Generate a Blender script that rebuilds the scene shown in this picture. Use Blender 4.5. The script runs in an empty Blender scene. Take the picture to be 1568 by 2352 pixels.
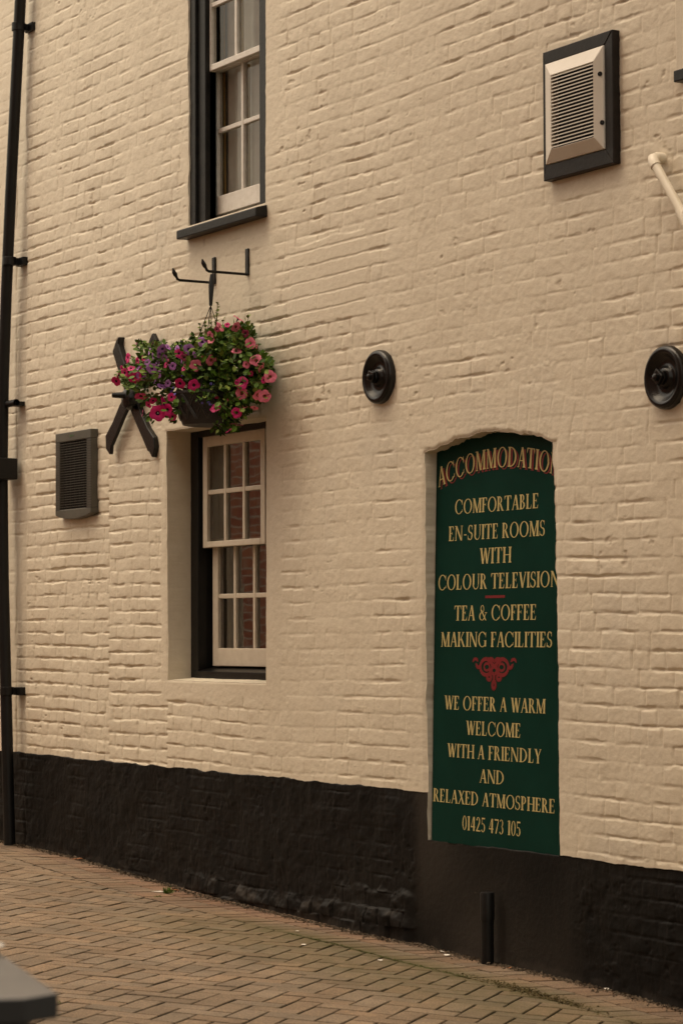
import bpy, bmesh, math, random
import numpy as np
from mathutils import Vector, Matrix

random.seed(7)
rng = np.random.default_rng(11)
scene = bpy.context.scene
COL = scene.collection

# ------------------------------------------------------------------ camera
CAM = np.array([12.0, -6.5457, 1.5])
CR = np.array([0.5017143711, 0.8650241174, -0.0039957714])   # right
CU = np.array([0.0416175239, -0.0195238055, 0.9989428426])   # up
CB = np.array([0.8640316380, -0.5013502742, -0.0457955357])  # back
cd = bpy.data.cameras.new('camera')
cam = bpy.data.objects.new('camera', cd)
COL.objects.link(cam)
cam.matrix_world = Matrix((
    (CR[0], CU[0], CB[0], CAM[0]), (CR[1], CU[1], CB[1], CAM[1]),
    (CR[2], CU[2], CB[2], CAM[2]), (0, 0, 0, 1)))
cd.sensor_fit = 'VERTICAL'
cd.sensor_height = 36.0
cd.sensor_width = 24.0
cd.lens = 6000.0 / 2352.0 * 36.0
cd.clip_start = 0.1
cd.clip_end = 500
cd.dof.use_dof = True
cd.dof.focus_distance = 13.0
cd.dof.aperture_fstop = 5.6
scene.camera = cam

# ------------------------------------------------------------------ light
SUN_EL, SUN_AZ = math.radians(58), math.radians(200)
sun_dir = Vector((-0.25, -0.45, 1.25)).normalized()      # towards the sun
world = bpy.data.worlds.new('World')
scene.world = world
world.use_nodes = True
wt = world.node_tree
wt.nodes.clear()
wo = wt.nodes.new('ShaderNodeOutputWorld')
wb = wt.nodes.new('ShaderNodeBackground')
sky = wt.nodes.new('ShaderNodeTexSky')
sky.sky_type = 'NISHITA'
sky.sun_disc = False
sky.sun_elevation = math.asin(sun_dir.z)
sky.sun_rotation = math.atan2(sun_dir.x, sun_dir.y)
sky.air_density = 1.6
sky.dust_density = 4.0
hs = wt.nodes.new('ShaderNodeHueSaturation')
hs.inputs['Saturation'].default_value = 0.35
wt.links.new(sky.outputs[0], hs.inputs['Color'])
wt.links.new(hs.outputs[0], wb.inputs['Color'])
wb.inputs['Strength'].default_value = 0.15
wt.links.new(wb.outputs[0], wo.inputs['Surface'])
sl = bpy.data.lights.new('sun', 'SUN')
sl.energy = 0.60
sl.angle = math.radians(65)
sl.color = (1.0, 0.93, 0.83)
so = bpy.data.objects.new('sun', sl)
COL.objects.link(so)
so.rotation_euler = sun_dir.to_track_quat('Z', 'Y').to_euler()
so.location = (4, -8, 12)

vs = scene.view_settings
scene.display_settings.display_device = 'sRGB'
vs.view_transform = 'Standard'
vs.look = 'None'
vs.gamma = 1.0
vs.use_curve_mapping = False
vs.exposure = 0.64
vs.use_white_balance = True
vs.white_balance_temperature = 9000
vs.white_balance_tint = 12
cy = scene.cycles
cy.max_bounces = 8
cy.transparent_max_bounces = 12
cy.caustics_reflective = False
cy.caustics_refractive = False
cy.use_adaptive_sampling = True
cy.sample_clamp_indirect = 6

# ------------------------------------------------------------------ helpers
def P(px, py, off=0.0, tilt=0.0, z0=0.0):
    """point seen at (px,py) of the photograph lying on the plane y = off + tilt*(z-z0)"""
    d = CR * (px - 784.0) / 6000.0 - CU * (py - 1176.0) / 6000.0 - CB
    t = (off + tilt * (CAM[2] - z0) - CAM[1]) / (d[1] - tilt * d[2])
    return CAM + d * t

def X(px, py, off=0.0): return float(P(px, py, off)[0])
def Z(px, py, off=0.0): return float(P(px, py, off)[2])

def tag(o, label=None, cat=None, group=None, kind=None):
    if label: o['label'] = label
    if cat: o['category'] = cat
    if group: o['group'] = group
    if kind: o['kind'] = kind
    return o

def empty(name, loc=(0, 0, 0)):
    o = bpy.data.objects.new(name, None)
    o.empty_display_size = 0.1
    o.location = loc
    COL.objects.link(o)
    return o

def link(name, me, mats, parent=None, smooth=False, bevel=0.0, origin=None):
    """link a mesh given in world coordinates; parents are unrotated empties / meshes"""
    if origin is not None:
        me.transform(Matrix.Translation([-c for c in origin]))
    o = bpy.data.objects.new(name, me)
    for m in (mats if isinstance(mats, (list, tuple)) else [mats]):
        me.materials.append(m)
    COL.objects.link(o)
    if origin is not None: o.location = origin
    if smooth:
        me.polygons.foreach_set('use_smooth', [True] * len(me.polygons))
    if parent is not None:
        o.parent = parent
        pw = Vector((0, 0, 0)); q = parent
        while q is not None:
            pw += q.location; q = q.parent
        o.location = Vector(o.location) - pw
    if bevel:
        b = o.modifiers.new('bevel', 'BEVEL')
        b.width = bevel; b.segments = 2; b.limit_method = 'ANGLE'
        b.angle_limit = math.radians(40)
    return o

class MB:
    def __init__(s): s.v = []; s.f = []; s.m = []
    def add(s, vs_, fs, mi=0):
        n = len(s.v); s.v += [tuple(map(float, q)) for q in vs_]
        for f in fs: s.f.append([n + i for i in f]); s.m.append(mi)
        return s
    def box(s, x0, x1, y0, y1, z0, z1, mi=0):
        v = [(x0, y0, z0), (x1, y0, z0), (x1, y1, z0), (x0, y1, z0), (x0, y0, z1), (x1, y0, z1), (x1, y1, z1), (x0, y1, z1)]
        return s.add(v, [(0, 3, 2, 1), (4, 5, 6, 7), (0, 1, 5, 4), (1, 2, 6, 5), (2, 3, 7, 6), (3, 0, 4, 7)], mi)
    def prism(s, pts, y0, y1, mi=0):
        """polygon of (x,z) extruded along y"""
        n = len(pts)
        v = [(x, y0, z) for x, z in pts] + [(x, y1, z) for x, z in pts]
        f = [tuple(range(n)), tuple(range(2 * n - 1, n - 1, -1))]
        f += [(i, n + i, n + (i + 1) % n, (i + 1) % n) for i in range(n)]
        return s.add(v, f, mi)
    def tube(s, pts, r, n=12, mi=0, caps=True):
        pts = [Vector(p) for p in pts]
        rr = r if isinstance(r, (list, tuple)) else [r] * len(pts)
        rings = []; up = None
        for i, p in enumerate(pts):
            d = (pts[min(i + 1, len(pts) - 1)] - pts[max(i - 1, 0)]).normalized()
            if up is None:
                up = Vector((0, 0, 1)) if abs(d.z) < 0.9 else Vector((1, 0, 0))
            a = d.cross(up).normalized(); b = a.cross(d).normalized(); up = b
            rings.append([p + (a * math.cos(2 * math.pi * k / n) + b * math.sin(2 * math.pi * k / n)) * rr[i] for k in range(n)])
        v = [q for ring in rings for q in ring]; f = []
        for i in range(len(pts) - 1):
            for k in range(n):
                f.append((i * n + k, i * n + (k + 1) % n, (i + 1) * n + (k + 1) % n, (i + 1) * n + k))
        if caps:
            f.append(tuple(range(n - 1, -1, -1))); f.append(tuple((len(pts) - 1) * n + k for k in range(n)))
        return s.add(v, f, mi)
    def lathe(s, c, axis, prof, n=40, mi=0):
        """profile of (radius, distance along axis)"""
        c = Vector(c); ax = Vector(axis).normalized()
        a = ax.orthogonal().normalized(); b = ax.cross(a)
        v = []; f = []
        for r, h in prof:
            for k in range(n):
                t = 2 * math.pi * k / n
                v.append(c + ax * h + (a * math.cos(t) + b * math.sin(t)) * r)
        for i in range(len(prof) - 1):
            for k in range(n):
                f.append((i * n + k, i * n + (k + 1) % n, (i + 1) * n + (k + 1) % n, (i + 1) * n + k))
        return s.add(v, f, mi)
    def mesh(s, name):
        me = bpy.data.meshes.new(name)
        me.from_pydata(s.v, [], s.f)
        if any(s.m): me.polygons.foreach_set('material_index', s.m)
        bm = bmesh.new(); bm.from_mesh(me)
        bmesh.ops.recalc_face_normals(bm, faces=bm.faces); bm.to_mesh(me); bm.free()
        me.update()
        return me
    def build(s, name, mats, parent=None, smooth=False, bevel=0.0, origin=None):
        o = link(name, s.mesh(name), mats, parent, smooth, bevel, origin)
        if smooth:
            try: o.data.set_sharp_from_angle(angle=math.radians(40))
            except Exception: pass
        return o

# ------------------------------------------------------------------ materials
def nd(t, typ, **kw):
    n = t.nodes.new(typ)
    for k, v in kw.items():
        if k in n.inputs: n.inputs[k].default_value = v
        else: setattr(n, k, v)
    return n

def ramp(t, src, stops):
    r = t.nodes.new('ShaderNodeValToRGB')
    el = r.color_ramp.elements
    while len(el) < len(stops): el.new(0.5)
    for e, (p, c) in zip(el, stops):
        e.position = p; e.color = (*c, 1) if len(c) == 3 else c
    t.links.new(src, r.inputs[0])
    return r

def mixc(t, fac, a, b):
    m = t.nodes.new('ShaderNodeMix'); m.data_type = 'RGBA'
    for s, i in ((fac, 0), (a, 6), (b, 7)):
        if hasattr(s, 'links'): t.links.new(s, m.inputs[i])
        else: m.inputs[i].default_value = (*s, 1) if isinstance(s, tuple) and len(s) == 3 else s
    return m.outputs[2]

def mat(name, col, rough=0.6, col2=None, scale=6.0, bump=0.0, bscale=60.0, metal=0.0, spec=0.5, bdist=0.004):
    m = bpy.data.materials.new(name); m.use_nodes = True
    t = m.node_tree; b = t.nodes['Principled BSDF']
    b.inputs['Roughness'].default_value = rough
    b.inputs['Metallic'].default_value = metal
    b.inputs['Specular IOR Level'].default_value = spec
    b.inputs['Base Color'].default_value = (*col, 1)
    tc = nd(t, 'ShaderNodeTexCoord')
    if col2:
        n = nd(t, 'ShaderNodeTexNoise', Scale=scale, Detail=6.0, Roughness=0.65)
        t.links.new(tc.outputs['Object'], n.inputs['Vector'])
        r = ramp(t, n.outputs[0], [(0.35, col), (0.68, col2)])
        t.links.new(r.outputs[0], b.inputs['Base Color'])
    if bump:
        n2 = nd(t, 'ShaderNodeTexNoise', Scale=bscale, Detail=5.0, Roughness=0.6)
        t.links.new(tc.outputs['Object'], n2.inputs['Vector'])
        bp = nd(t, 'ShaderNodeBump', Strength=bump, Distance=bdist)
        t.links.new(n2.outputs[0], bp.inputs['Height'])
        t.links.new(bp.outputs[0], b.inputs['Normal'])
    return m

def wall_material():
    m = bpy.data.materials.new('cream_masonry_paint'); m.use_nodes = True
    t = m.node_tree; b = t.nodes['Principled BSDF']
    tc = nd(t, 'ShaderNodeTexCoord')
    n1 = nd(t, 'ShaderNodeTexNoise', Scale=1.1, Detail=7.0, Roughness=0.6)
    n2 = nd(t, 'ShaderNodeTexNoise', Scale=22.0, Detail=6.0, Roughness=0.7)
    n3 = nd(t, 'ShaderNodeTexNoise', Scale=9.0, Detail=9.0, Roughness=0.8)
    for n in (n1, n2, n3): t.links.new(tc.outputs['Object'], n.inputs['Vector'])
    base = ramp(t, n1.outputs[0], [(0.30, (0.70, 0.635, 0.525)), (0.55, (0.745, 0.68, 0.565)), (0.75, (0.675, 0.625, 0.535))])
    v = ramp(t, n2.outputs[0], [(0.30, (0.93, 0.92, 0.90)), (0.60, (1.0, 1.0, 1.0))])
    mul = nd(t, 'ShaderNodeMix'); mul.data_type = 'RGBA'; mul.blend_type = 'MULTIPLY'; mul.inputs[0].default_value = 1
    t.links.new(base.outputs[0], mul.inputs[6]); t.links.new(v.outputs[0], mul.inputs[7])
    spot = ramp(t, n3.outputs[0], [(0.70, (0, 0, 0)), (0.78, (1, 1, 1))])
    at = nd(t, 'ShaderNodeAttribute'); at.attribute_name = 'grime'
    mx = nd(t, 'ShaderNodeMath', operation='MAXIMUM'); mx.use_clamp = True
    sc = nd(t, 'ShaderNodeMath', operation='MULTIPLY'); sc.inputs[1].default_value = 0.22
    t.links.new(spot.outputs[0], sc.inputs[0])
    t.links.new(sc.outputs[0], mx.inputs[0]); t.links.new(at.outputs['Fac'], mx.inputs[1])
    c = mixc(t, mx.outputs[0], mul.outputs[2], (0.30, 0.22, 0.15))
    t.links.new(c, b.inputs['Base Color'])
    b.inputs['Roughness'].default_value = 0.62
    b.inputs['Specular IOR Level'].default_value = 0.35
    nb = nd(t, 'ShaderNodeTexNoise', Scale=95.0, Detail=6.0, Roughness=0.65)
    t.links.new(tc.outputs['Object'], nb.inputs['Vector'])
    bp = nd(t, 'ShaderNodeBump', Strength=0.30, Distance=0.004)
    t.links.new(nb.outputs[0], bp.inputs['Height']); t.links.new(bp.outputs[0], b.inputs['Normal'])
    return m

def plinth_material():
    m = bpy.data.materials.new('black_bitumen_paint'); m.use_nodes = True
    t = m.node_tree; b = t.nodes['Principled BSDF']
    tc = nd(t, 'ShaderNodeTexCoord')
    n1 = nd(t, 'ShaderNodeTexNoise', Scale=2.2, Detail=8.0, Roughness=0.65)
    n3 = nd(t, 'ShaderNodeTexNoise', Scale=38.0, Detail=4.0, Roughness=0.6)
    mp = nd(t, 'ShaderNodeMapping'); mp.inputs['Scale'].default_value = (7.0, 1.0, 0.9)
    t.links.new(tc.outputs['Object'], mp.inputs['Vector'])
    n2 = nd(t, 'ShaderNodeTexNoise', Scale=3.0, Detail=5.0, Roughness=0.6)
    t.links.new(mp.outputs[0], n2.inputs['Vector'])
    for n in (n1, n3): t.links.new(tc.outputs['Object'], n.inputs['Vector'])
    base = ramp(t, n1.outputs[0], [(0.35, (0.0062, 0.0064, 0.0066)), (0.7, (0.0115, 0.0106, 0.0096))])
    st = ramp(t, n2.outputs[0], [(0.55, (0, 0, 0)), (0.78, (0.5, 0.5, 0.5))])
    c = mixc(t, st.outputs[0], base.outputs[0], (0.021, 0.0165, 0.013))
    fl = ramp(t, n3.outputs[0], [(0.725, (0, 0, 0)), (0.77, (0.7, 0.7, 0.7))])
    c = mixc(t, fl.outputs[0], c, (0.13, 0.11, 0.09))
    at = nd(t, 'ShaderNodeAttribute'); at.attribute_name = 'grime'
    c = mixc(t, at.outputs['Fac'], c, (0.060, 0.052, 0.045))
    t.links.new(c, b.inputs['Base Color'])
    b.inputs['Roughness'].default_value = 0.55
    b.inputs['Specular IOR Level'].default_value = 0.13
    nb = nd(t, 'ShaderNodeTexNoise', Scale=70.0, Detail=6.0, Roughness=0.65)
    t.links.new(tc.outputs['Object'], nb.inputs['Vector'])
    bp = nd(t, 'ShaderNodeBump', Strength=0.35, Distance=0.005)
    t.links.new(nb.outputs[0], bp.inputs['Height']); t.links.new(bp.outputs[0], b.inputs['Normal'])
    return m

def glass_material(name, k):
    m = bpy.data.materials.new(name); m.use_nodes = True
    t = m.node_tree; t.nodes.clear()
    o = nd(t, 'ShaderNodeOutputMaterial')
    tr = nd(t, 'ShaderNodeBsdfTransparent'); tr.inputs[0].default_value = (0.86, 0.88, 0.86, 1)
    gl = nd(t, 'ShaderNodeBsdfGlossy', Roughness=0.02)
    fr = nd(t, 'ShaderNodeFresnel', IOR=1.55)
    mu = nd(t, 'ShaderNodeMath', operation='MULTIPLY'); mu.inputs[1].default_value = k; mu.use_clamp = True
    tc = nd(t, 'ShaderNodeTexCoord')
    n = nd(t, 'ShaderNodeTexNoise', Scale=5.0, Detail=1.0)
    t.links.new(tc.outputs['Object'], n.inputs['Vector'])
    bp = nd(t, 'ShaderNodeBump', Strength=0.06, Distance=0.01)
    t.links.new(n.outputs[0], bp.inputs['Height']); t.links.new(bp.outputs[0], gl.inputs['Normal'])
    mx = nd(t, 'ShaderNodeMixShader')
    t.links.new(fr.outputs[0], mu.inputs[0]); t.links.new(mu.outputs[0], mx.inputs[0])
    t.links.new(tr.outputs[0], mx.inputs[1]); t.links.new(gl.outputs[0], mx.inputs[2])
    t.links.new(mx.outputs[0], o.inputs[0])
    return m

def brick_material():
    m = bpy.data.materials.new('red_brickwork'); m.use_nodes = True
    t = m.node_tree; b = t.nodes['Principled BSDF']
    tc = nd(t, 'ShaderNodeTexCoord')
    mp = nd(t, 'ShaderNodeMapping'); mp.inputs['Rotation'].default_value = (math.radians(90), 0, 0)
    t.links.new(tc.outputs['Object'], mp.inputs['Vector'])
    br = nd(t, 'ShaderNodeTexBrick')
    br.inputs['Color1'].default_value = (0.40, 0.11, 0.06, 1); br.inputs['Color2'].default_value = (0.50, 0.17, 0.085, 1)
    br.inputs['Mortar'].default_value = (0.60, 0.53, 0.43, 1)
    br.inputs['Scale'].default_value = 1.0; br.inputs['Mortar Size'].default_value = 0.006
    br.inputs['Brick Width'].default_value = 0.225; br.inputs['Row Height'].default_value = 0.075
    t.links.new(mp.outputs[0], br.inputs['Vector'])
    t.links.new(br.outputs[0], b.inputs['Base Color']); b.inputs['Roughness'].default_value = 0.85
    return m

def paver_material():
    m = bpy.data.materials.new('concrete_block_paving'); m.use_nodes = True
    t = m.node_tree; b = t.nodes['Principled BSDF']
    tc = nd(t, 'ShaderNodeTexCoord')
    at = nd(t, 'ShaderNodeAttribute'); at.attribute_name = 'paver'
    n1 = nd(t, 'ShaderNodeTexNoise', Scale=130.0, Detail=4.0, Roughness=0.8)
    n2 = nd(t, 'ShaderNodeTexNoise', Scale=2.5, Detail=6.0, Roughness=0.7)
    n4 = nd(t, 'ShaderNodeTexVoronoi', Scale=170.0)
    for n in (n1, n2, n4): t.links.new(tc.outputs['Object'], n.inputs['Vector'])
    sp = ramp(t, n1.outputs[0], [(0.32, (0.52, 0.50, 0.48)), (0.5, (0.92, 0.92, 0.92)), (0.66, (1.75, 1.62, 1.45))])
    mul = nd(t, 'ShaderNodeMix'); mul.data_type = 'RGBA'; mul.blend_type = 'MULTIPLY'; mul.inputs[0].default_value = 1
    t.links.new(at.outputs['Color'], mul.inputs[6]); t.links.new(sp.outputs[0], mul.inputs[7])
    dr = ramp(t, n2.outputs[0], [(0.36, (0.70, 0.68, 0.63)), (0.66, (1.12, 1.09, 1.04))])
    mul2 = nd(t, 'ShaderNodeMix'); mul2.data_type = 'RGBA'; mul2.blend_type = 'MULTIPLY'; mul2.inputs[0].default_value = 1
    t.links.new(mul.outputs[2], mul2.inputs[6]); t.links.new(dr.outputs[0], mul2.inputs[7])
    n5 = nd(t, 'ShaderNodeTexNoise', Scale=16.0, Detail=8.0, Roughness=0.75)
    t.links.new(tc.outputs['Object'], n5.inputs['Vector'])
    mo = nd(t, 'ShaderNodeAttribute'); mo.attribute_name = 'moss'
    ad = nd(t, 'ShaderNodeMath', operation='MULTIPLY')
    mr = ramp(t, n5.outputs[0], [(0.33, (0.3, 0.3, 0.3)), (0.58, (1, 1, 1))])
    t.links.new(mr.outputs[0], ad.inputs[0]); t.links.new(mo.outputs['Fac'], ad.inputs[1])
    c = mixc(t, ad.outputs[0], mul2.outputs[2], (0.075, 0.066, 0.018))
    t.links.new(c, b.inputs['Base Color']); b.inputs['Roughness'].default_value = 0.8
    bp = nd(t, 'ShaderNodeBump', Strength=0.35, Distance=0.003)
    t.links.new(n1.outputs[0], bp.inputs['Height']); t.links.new(bp.outputs[0], b.inputs['Normal'])
    return m

M = {}
M['wall'] = wall_material()
M['plinth'] = plinth_material()
M['glass'] = glass_material('boosted_reflection_glass', 3.0)  # reflection boosted by hand so the brick shows in the lower panes
M['glassdamped'] = glass_material('damped_reflection_glass', 0.7)  # same glass, reflection damped by hand so the curtains show
M['brick'] = brick_material()
M['paver'] = paver_material()
M['black'] = mat('black_gloss_paint', (0.0065, 0.0065, 0.0065), 0.36, (0.011, 0.0105, 0.010), 9, 0.25, 45, spec=0.2)
M['blackworn'] = mat('weathered_black_timber', (0.0080, 0.0080, 0.0080), 0.42, (0.019, 0.018, 0.017), 14, 0.35, 70, spec=0.22)
M['iron'] = mat('black_painted_iron', (0.0058, 0.0058, 0.0060), 0.27, (0.0085, 0.0082, 0.008), 18, 0.22, 60, spec=0.34)
M['pipe'] = mat('black_plastic_pipe', (0.007, 0.0072, 0.0074), 0.42, (0.010, 0.010, 0.010), 8, 0.05, 40, spec=0.25)
M['white'] = mat('old_white_paint', (0.76, 0.74, 0.70), 0.5, (0.66, 0.63, 0.58), 25, 0.35, 80)
M['sashcream'] = mat('cream_sash_paint', (0.68, 0.62, 0.53), 0.45, (0.60, 0.54, 0.45), 18, 0.2, 60)
M['creampipe'] = mat('cream_plastic_pipe', (0.80, 0.74, 0.63), 0.4, (0.74, 0.67, 0.55), 12)
M['ventgrey'] = mat('dull_grey_brown_metal', (0.070, 0.068, 0.056), 0.5, (0.098, 0.094, 0.078), 10)
M['dark'] = mat('dark_void', (0.008, 0.007, 0.007), 0.9)
M['room'] = mat('dim_room_walls', (0.16, 0.13, 0.10), 0.9)
M['cowl'] = mat('cream_vent_plastic', (0.74, 0.70, 0.64), 0.4, (0.68, 0.64, 0.57), 7)
M['brown'] = mat('brown_black_timber', (0.0115, 0.0092, 0.0085), 0.45, (0.019, 0.0145, 0.0125), 10, 0.25, 50, spec=0.22)
M['ochre'] = mat('ochre_curtain_cloth', (0.62, 0.44, 0.20), 0.9, (0.52, 0.36, 0.16), 30)
M['net'] = mat('white_net_curtain', (0.84, 0.81, 0.76), 0.9, (0.74, 0.71, 0.66), 12)
M['green'] = mat('dark_green_board', (0.0022, 0.0300, 0.0225), 0.34, (0.0035, 0.039, 0.030), 3, 0.03, 8, spec=0.05)
M['gold'] = mat('buff_lettering', (0.60, 0.50, 0.235), 0.45, (0.53, 0.43, 0.19), 20)
M['red'] = mat('dark_red_lettering', (0.20, 0.006, 0.012), 0.5)
M['bowl'] = mat('black_basket_plastic', (0.017, 0.016, 0.016), 0.42, (0.026, 0.023, 0.022), 12)
M['lattice'] = mat('raised_lattice_plastic', (0.034, 0.032, 0.030), 0.4, (0.045, 0.041, 0.038), 12)
M['table'] = mat('grey_table_top', (0.13, 0.125, 0.12), 0.40, (0.17, 0.16, 0.15), 7)
M['tabledark'] = mat('black_table_edge', (0.016, 0.015, 0.015), 0.5)
M['chalk'] = mat('white_litter', (0.75, 0.72, 0.66), 0.7)
M['leafdry'] = mat('dry_orange_leaf', (0.36, 0.13, 0.05), 0.7)
M['soil'] = mat('dark_grit', (0.060, 0.045, 0.032), 0.95, (0.15, 0.11, 0.075), 60, 0.5, 120)

def leafmat(name, a, b):
    m = mat(name, a, 0.55, b, 35, spec=0.2)
    m.node_tree.nodes['Principled BSDF'].inputs['Subsurface Weight'].default_value = 0.0
    return m
M['leaf'] = leafmat('petunia_leaf_green', (0.046, 0.112, 0.013), (0.092, 0.185, 0.024))
M['leafdark'] = leafmat('deep_leaf_green', (0.020, 0.055, 0.008), (0.046, 0.100, 0.014))
M['leaflight'] = leafmat('light_leaf_green', (0.12, 0.19, 0.036), (0.20, 0.26, 0.06))
M['stem'] = mat('plant_stem', (0.13, 0.12, 0.04), 0.6)
def petal(name, a, b): return mat(name, a, 0.55, b, 60)
M['crimson'] = petal('crimson_petal', (0.66, 0.008, 0.15), (0.54, 0.007, 0.165))
M['deep'] = petal('wine_petal', (0.16, 0.004, 0.030), (0.26, 0.005, 0.05))
M['purple'] = petal('lilac_petal', (0.50, 0.22, 0.58), (0.38, 0.125, 0.46))
M['pink'] = petal('salmon_pink_petal', (0.84, 0.21, 0.32), (0.70, 0.13, 0.235))
M['blue'] = petal('blue_petal', (0.10, 0.075, 0.42), (0.16, 0.12, 0.5))
M['throat'] = mat('dark_flower_throat', (0.012, 0.003, 0.010), 0.8)
M['purplethroat'] = mat('violet_flower_throat', (0.06, 0.012, 0.09), 0.8)
M['pinkthroat'] = mat('yellow_pink_throat', (0.30, 0.09, 0.05), 0.8)

# ------------------------------------------------------------------ noise for relief
def vnoise(x, z, scale, seed):
    u = x * scale; v = z * scale
    iu = np.floor(u).astype(np.int64); iv = np.floor(v).astype(np.int64)
    fu = u - iu; fv = v - iv
    fu = fu * fu * (3 - 2 * fu); fv = fv * fv * (3 - 2 * fv)
    def h(a, b):
        n = (a * 374761393 + b * 668265263 + seed * 974634777) & 0xffffffff
        n = ((n ^ (n >> 13)) * 1274126177) & 0xffffffff
        return ((n ^ (n >> 16)) & 0xffff) / 65535.0
    a = h(iu, iv); b = h(iu + 1, iv); c = h(iu, iv + 1); d = h(iu + 1, iv + 1)
    return (a + (b - a) * fu) + ((c + (d - c) * fu) - (a + (b - a) * fu)) * fv
def fbm(x, z, scale, seed, oct=4, gain=0.5):
    s = 0; amp = 1; tot = 0
    for i in range(oct):
        s = s + vnoise(x, z, scale * 2 ** i, seed + i * 7) * amp; tot += amp; amp *= gain
    return s / tot
def sstep(a, b, x):
    t = np.clip((x - a) / (b - a), 0, 1); return t * t * (3 - 2 * t)

# ------------------------------------------------------------------ ground profile
GP = [(-9.0, 0.25), (-3.9, 0.17), (-3.26, 0.164), (-2.38, 0.146), (-1.60, 0.104), (-0.73, 0.071), (-0.01, 0.053), (0.70, 0.036),
      (1.40, 0.024), (1.97, 0.006), (2.67, -0.006), (3.06, -0.019), (3.46, -0.036), (6.0, -0.11), (12.0, -0.2), (40, -0.2)]
GPX = np.array([a for a, _ in GP]); GPZ = np.array([b for _, b in GP])
def zg(x, y):
    d = np.maximum(-np.asarray(y, float), -0.3)
    c = np.where(d < 3.0, 0.036 * d, 0.108 + 0.012 * (np.minimum(d, 8) - 3))
    return np.interp(x, GPX, GPZ) + c

# ------------------------------------------------------------------ key positions on the wall
WX0, WX1 = X(384, 1280), X(609.5, 1280)          # lower window opening
WZ0, WZ1 = Z(500, 1566), 2.635
UX0, UX1 = X(432.5, 300), X(609, 300)            # upper window opening
UZ0 = 3.768
UZ1 = 5.62
NXL, NXR = 1.495, 2.585                          # sign niche
NZB = 0.521
NZT = 2.36
PZL, PZR = 0.745, 0.525
CH = 0.0786

def lin(a, b, d):
    n = max(1, int(round((b - a) / d))); return list(np.linspace(a, b, n + 1)[:-1])
keysx = [-6.5, -3.95, -3.26, WX0, UX0, WX1, UX1, NXL, NXR, 3.72, 6.5]
ddx = [0.03, 0.008, 0.0085, 0.0075, 0.0075, 0.0075, 0.0075, 0.0068, 0.0065, 0.03]
order = sorted(keysx)
gx = []
for a, b, d in zip(order[:-1], order[1:], ddx): gx += lin(a, b, d)
gx = np.array(gx + [order[-1]])
keysz = sorted([-0.45, 0.0, NZB, PZL, WZ0, NZT, WZ1, UZ0, UZ1, 5.75, 8.2])
ddz = [0.02, 0.0045, 0.0045, 0.0045, 0.0045, 0.0045, 0.0045, 0.0045, 0.0045, 0.05]
gz = []
for i, (a, b) in enumerate(zip(keysz[:-1], keysz[1:])):
    d = 0.02 if a < -0.1 else (0.05 if a >= 5.7 else 0.0040)
    gz += lin(a, b, d)
gz = np.array(gz + [keysz[-1]])
ci = lambda v: int(np.argmin(abs(gx - v)))
ri = lambda v: int(np.argmin(abs(gz - v)))
NXC, NZC = len(gx), len(gz)
GX, GZ = np.meshgrid(gx, gz)          # rows = z
# warps so that grid lines follow the real edges
arx = np.array([1.45, 1.493, 1.62, 1.772, 1.994, 2.174, 2.331, 2.451, 2.56, 2.62])
arz = np.array([2.338, 2.343, 2.368, 2.392, 2.410, 2.402, 2.382, 2.357, 2.332, 2.325])
arch = np.interp(gx, arx, arz) + (vnoise(gx, gx * 0, 17, 3) - .5) * 0.012 + (vnoise(gx, gx * 0, 60, 4) - .5) * 0.006
inN = sstep(NXL - 0.10, NXL, gx) * (1 - sstep(NXR, NXR + 0.1, gx))
fall = np.clip(1 - np.abs(gz - NZT) / 0.22, 0, 1); fall = fall * fall * (3 - 2 * fall)
GZ = GZ + fall[:, None] * ((arch - NZT) * inN)[None, :]
# plinth paint line wobble, window head/sill wobble
for zk, amp, sd in ((PZL, 0.010, 5), (NZB, 0.009, 6), (WZ0, 0.004, 8), (WZ1, 0.006, 9), (UZ0, 0.0, 1)):
    fl = np.clip(1 - np.abs(gz - zk) / 0.04, 0, 1)
    GZ = GZ + fl[:, None] * ((fbm(gx, gx * 0 + sd, 9, sd, 4) - .5) * 2 * amp)[None, :]
wobx = lambda sd, amp: (fbm(gz, gz * 0 + sd, 11, sd, 4) - .5) * 2 * amp
nr = np.interp(gz, [0.5, 1.0, 1.33, 1.5, 2.1, 2.34], [0.012, 0.012, 0.020, -0.005, -0.02, -0.03])
for xk, off in ((NXL, wobx(21, 0.010) + np.interp(gz, [0.5, 2.3], [0.012, 0.0])), (NXR, nr + wobx(22, 0.012)), (WX0, wobx(23, 0.004)),
                (WX1, wobx(24, 0.005)), (UX0, wobx(25, 0.010)), (UX1, wobx(26, 0.006))):
    fl = np.clip(1 - np.abs(gx - xk) / 0.06, 0, 1)
    GX = GX + fl[None, :] * off[:, None]

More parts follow.
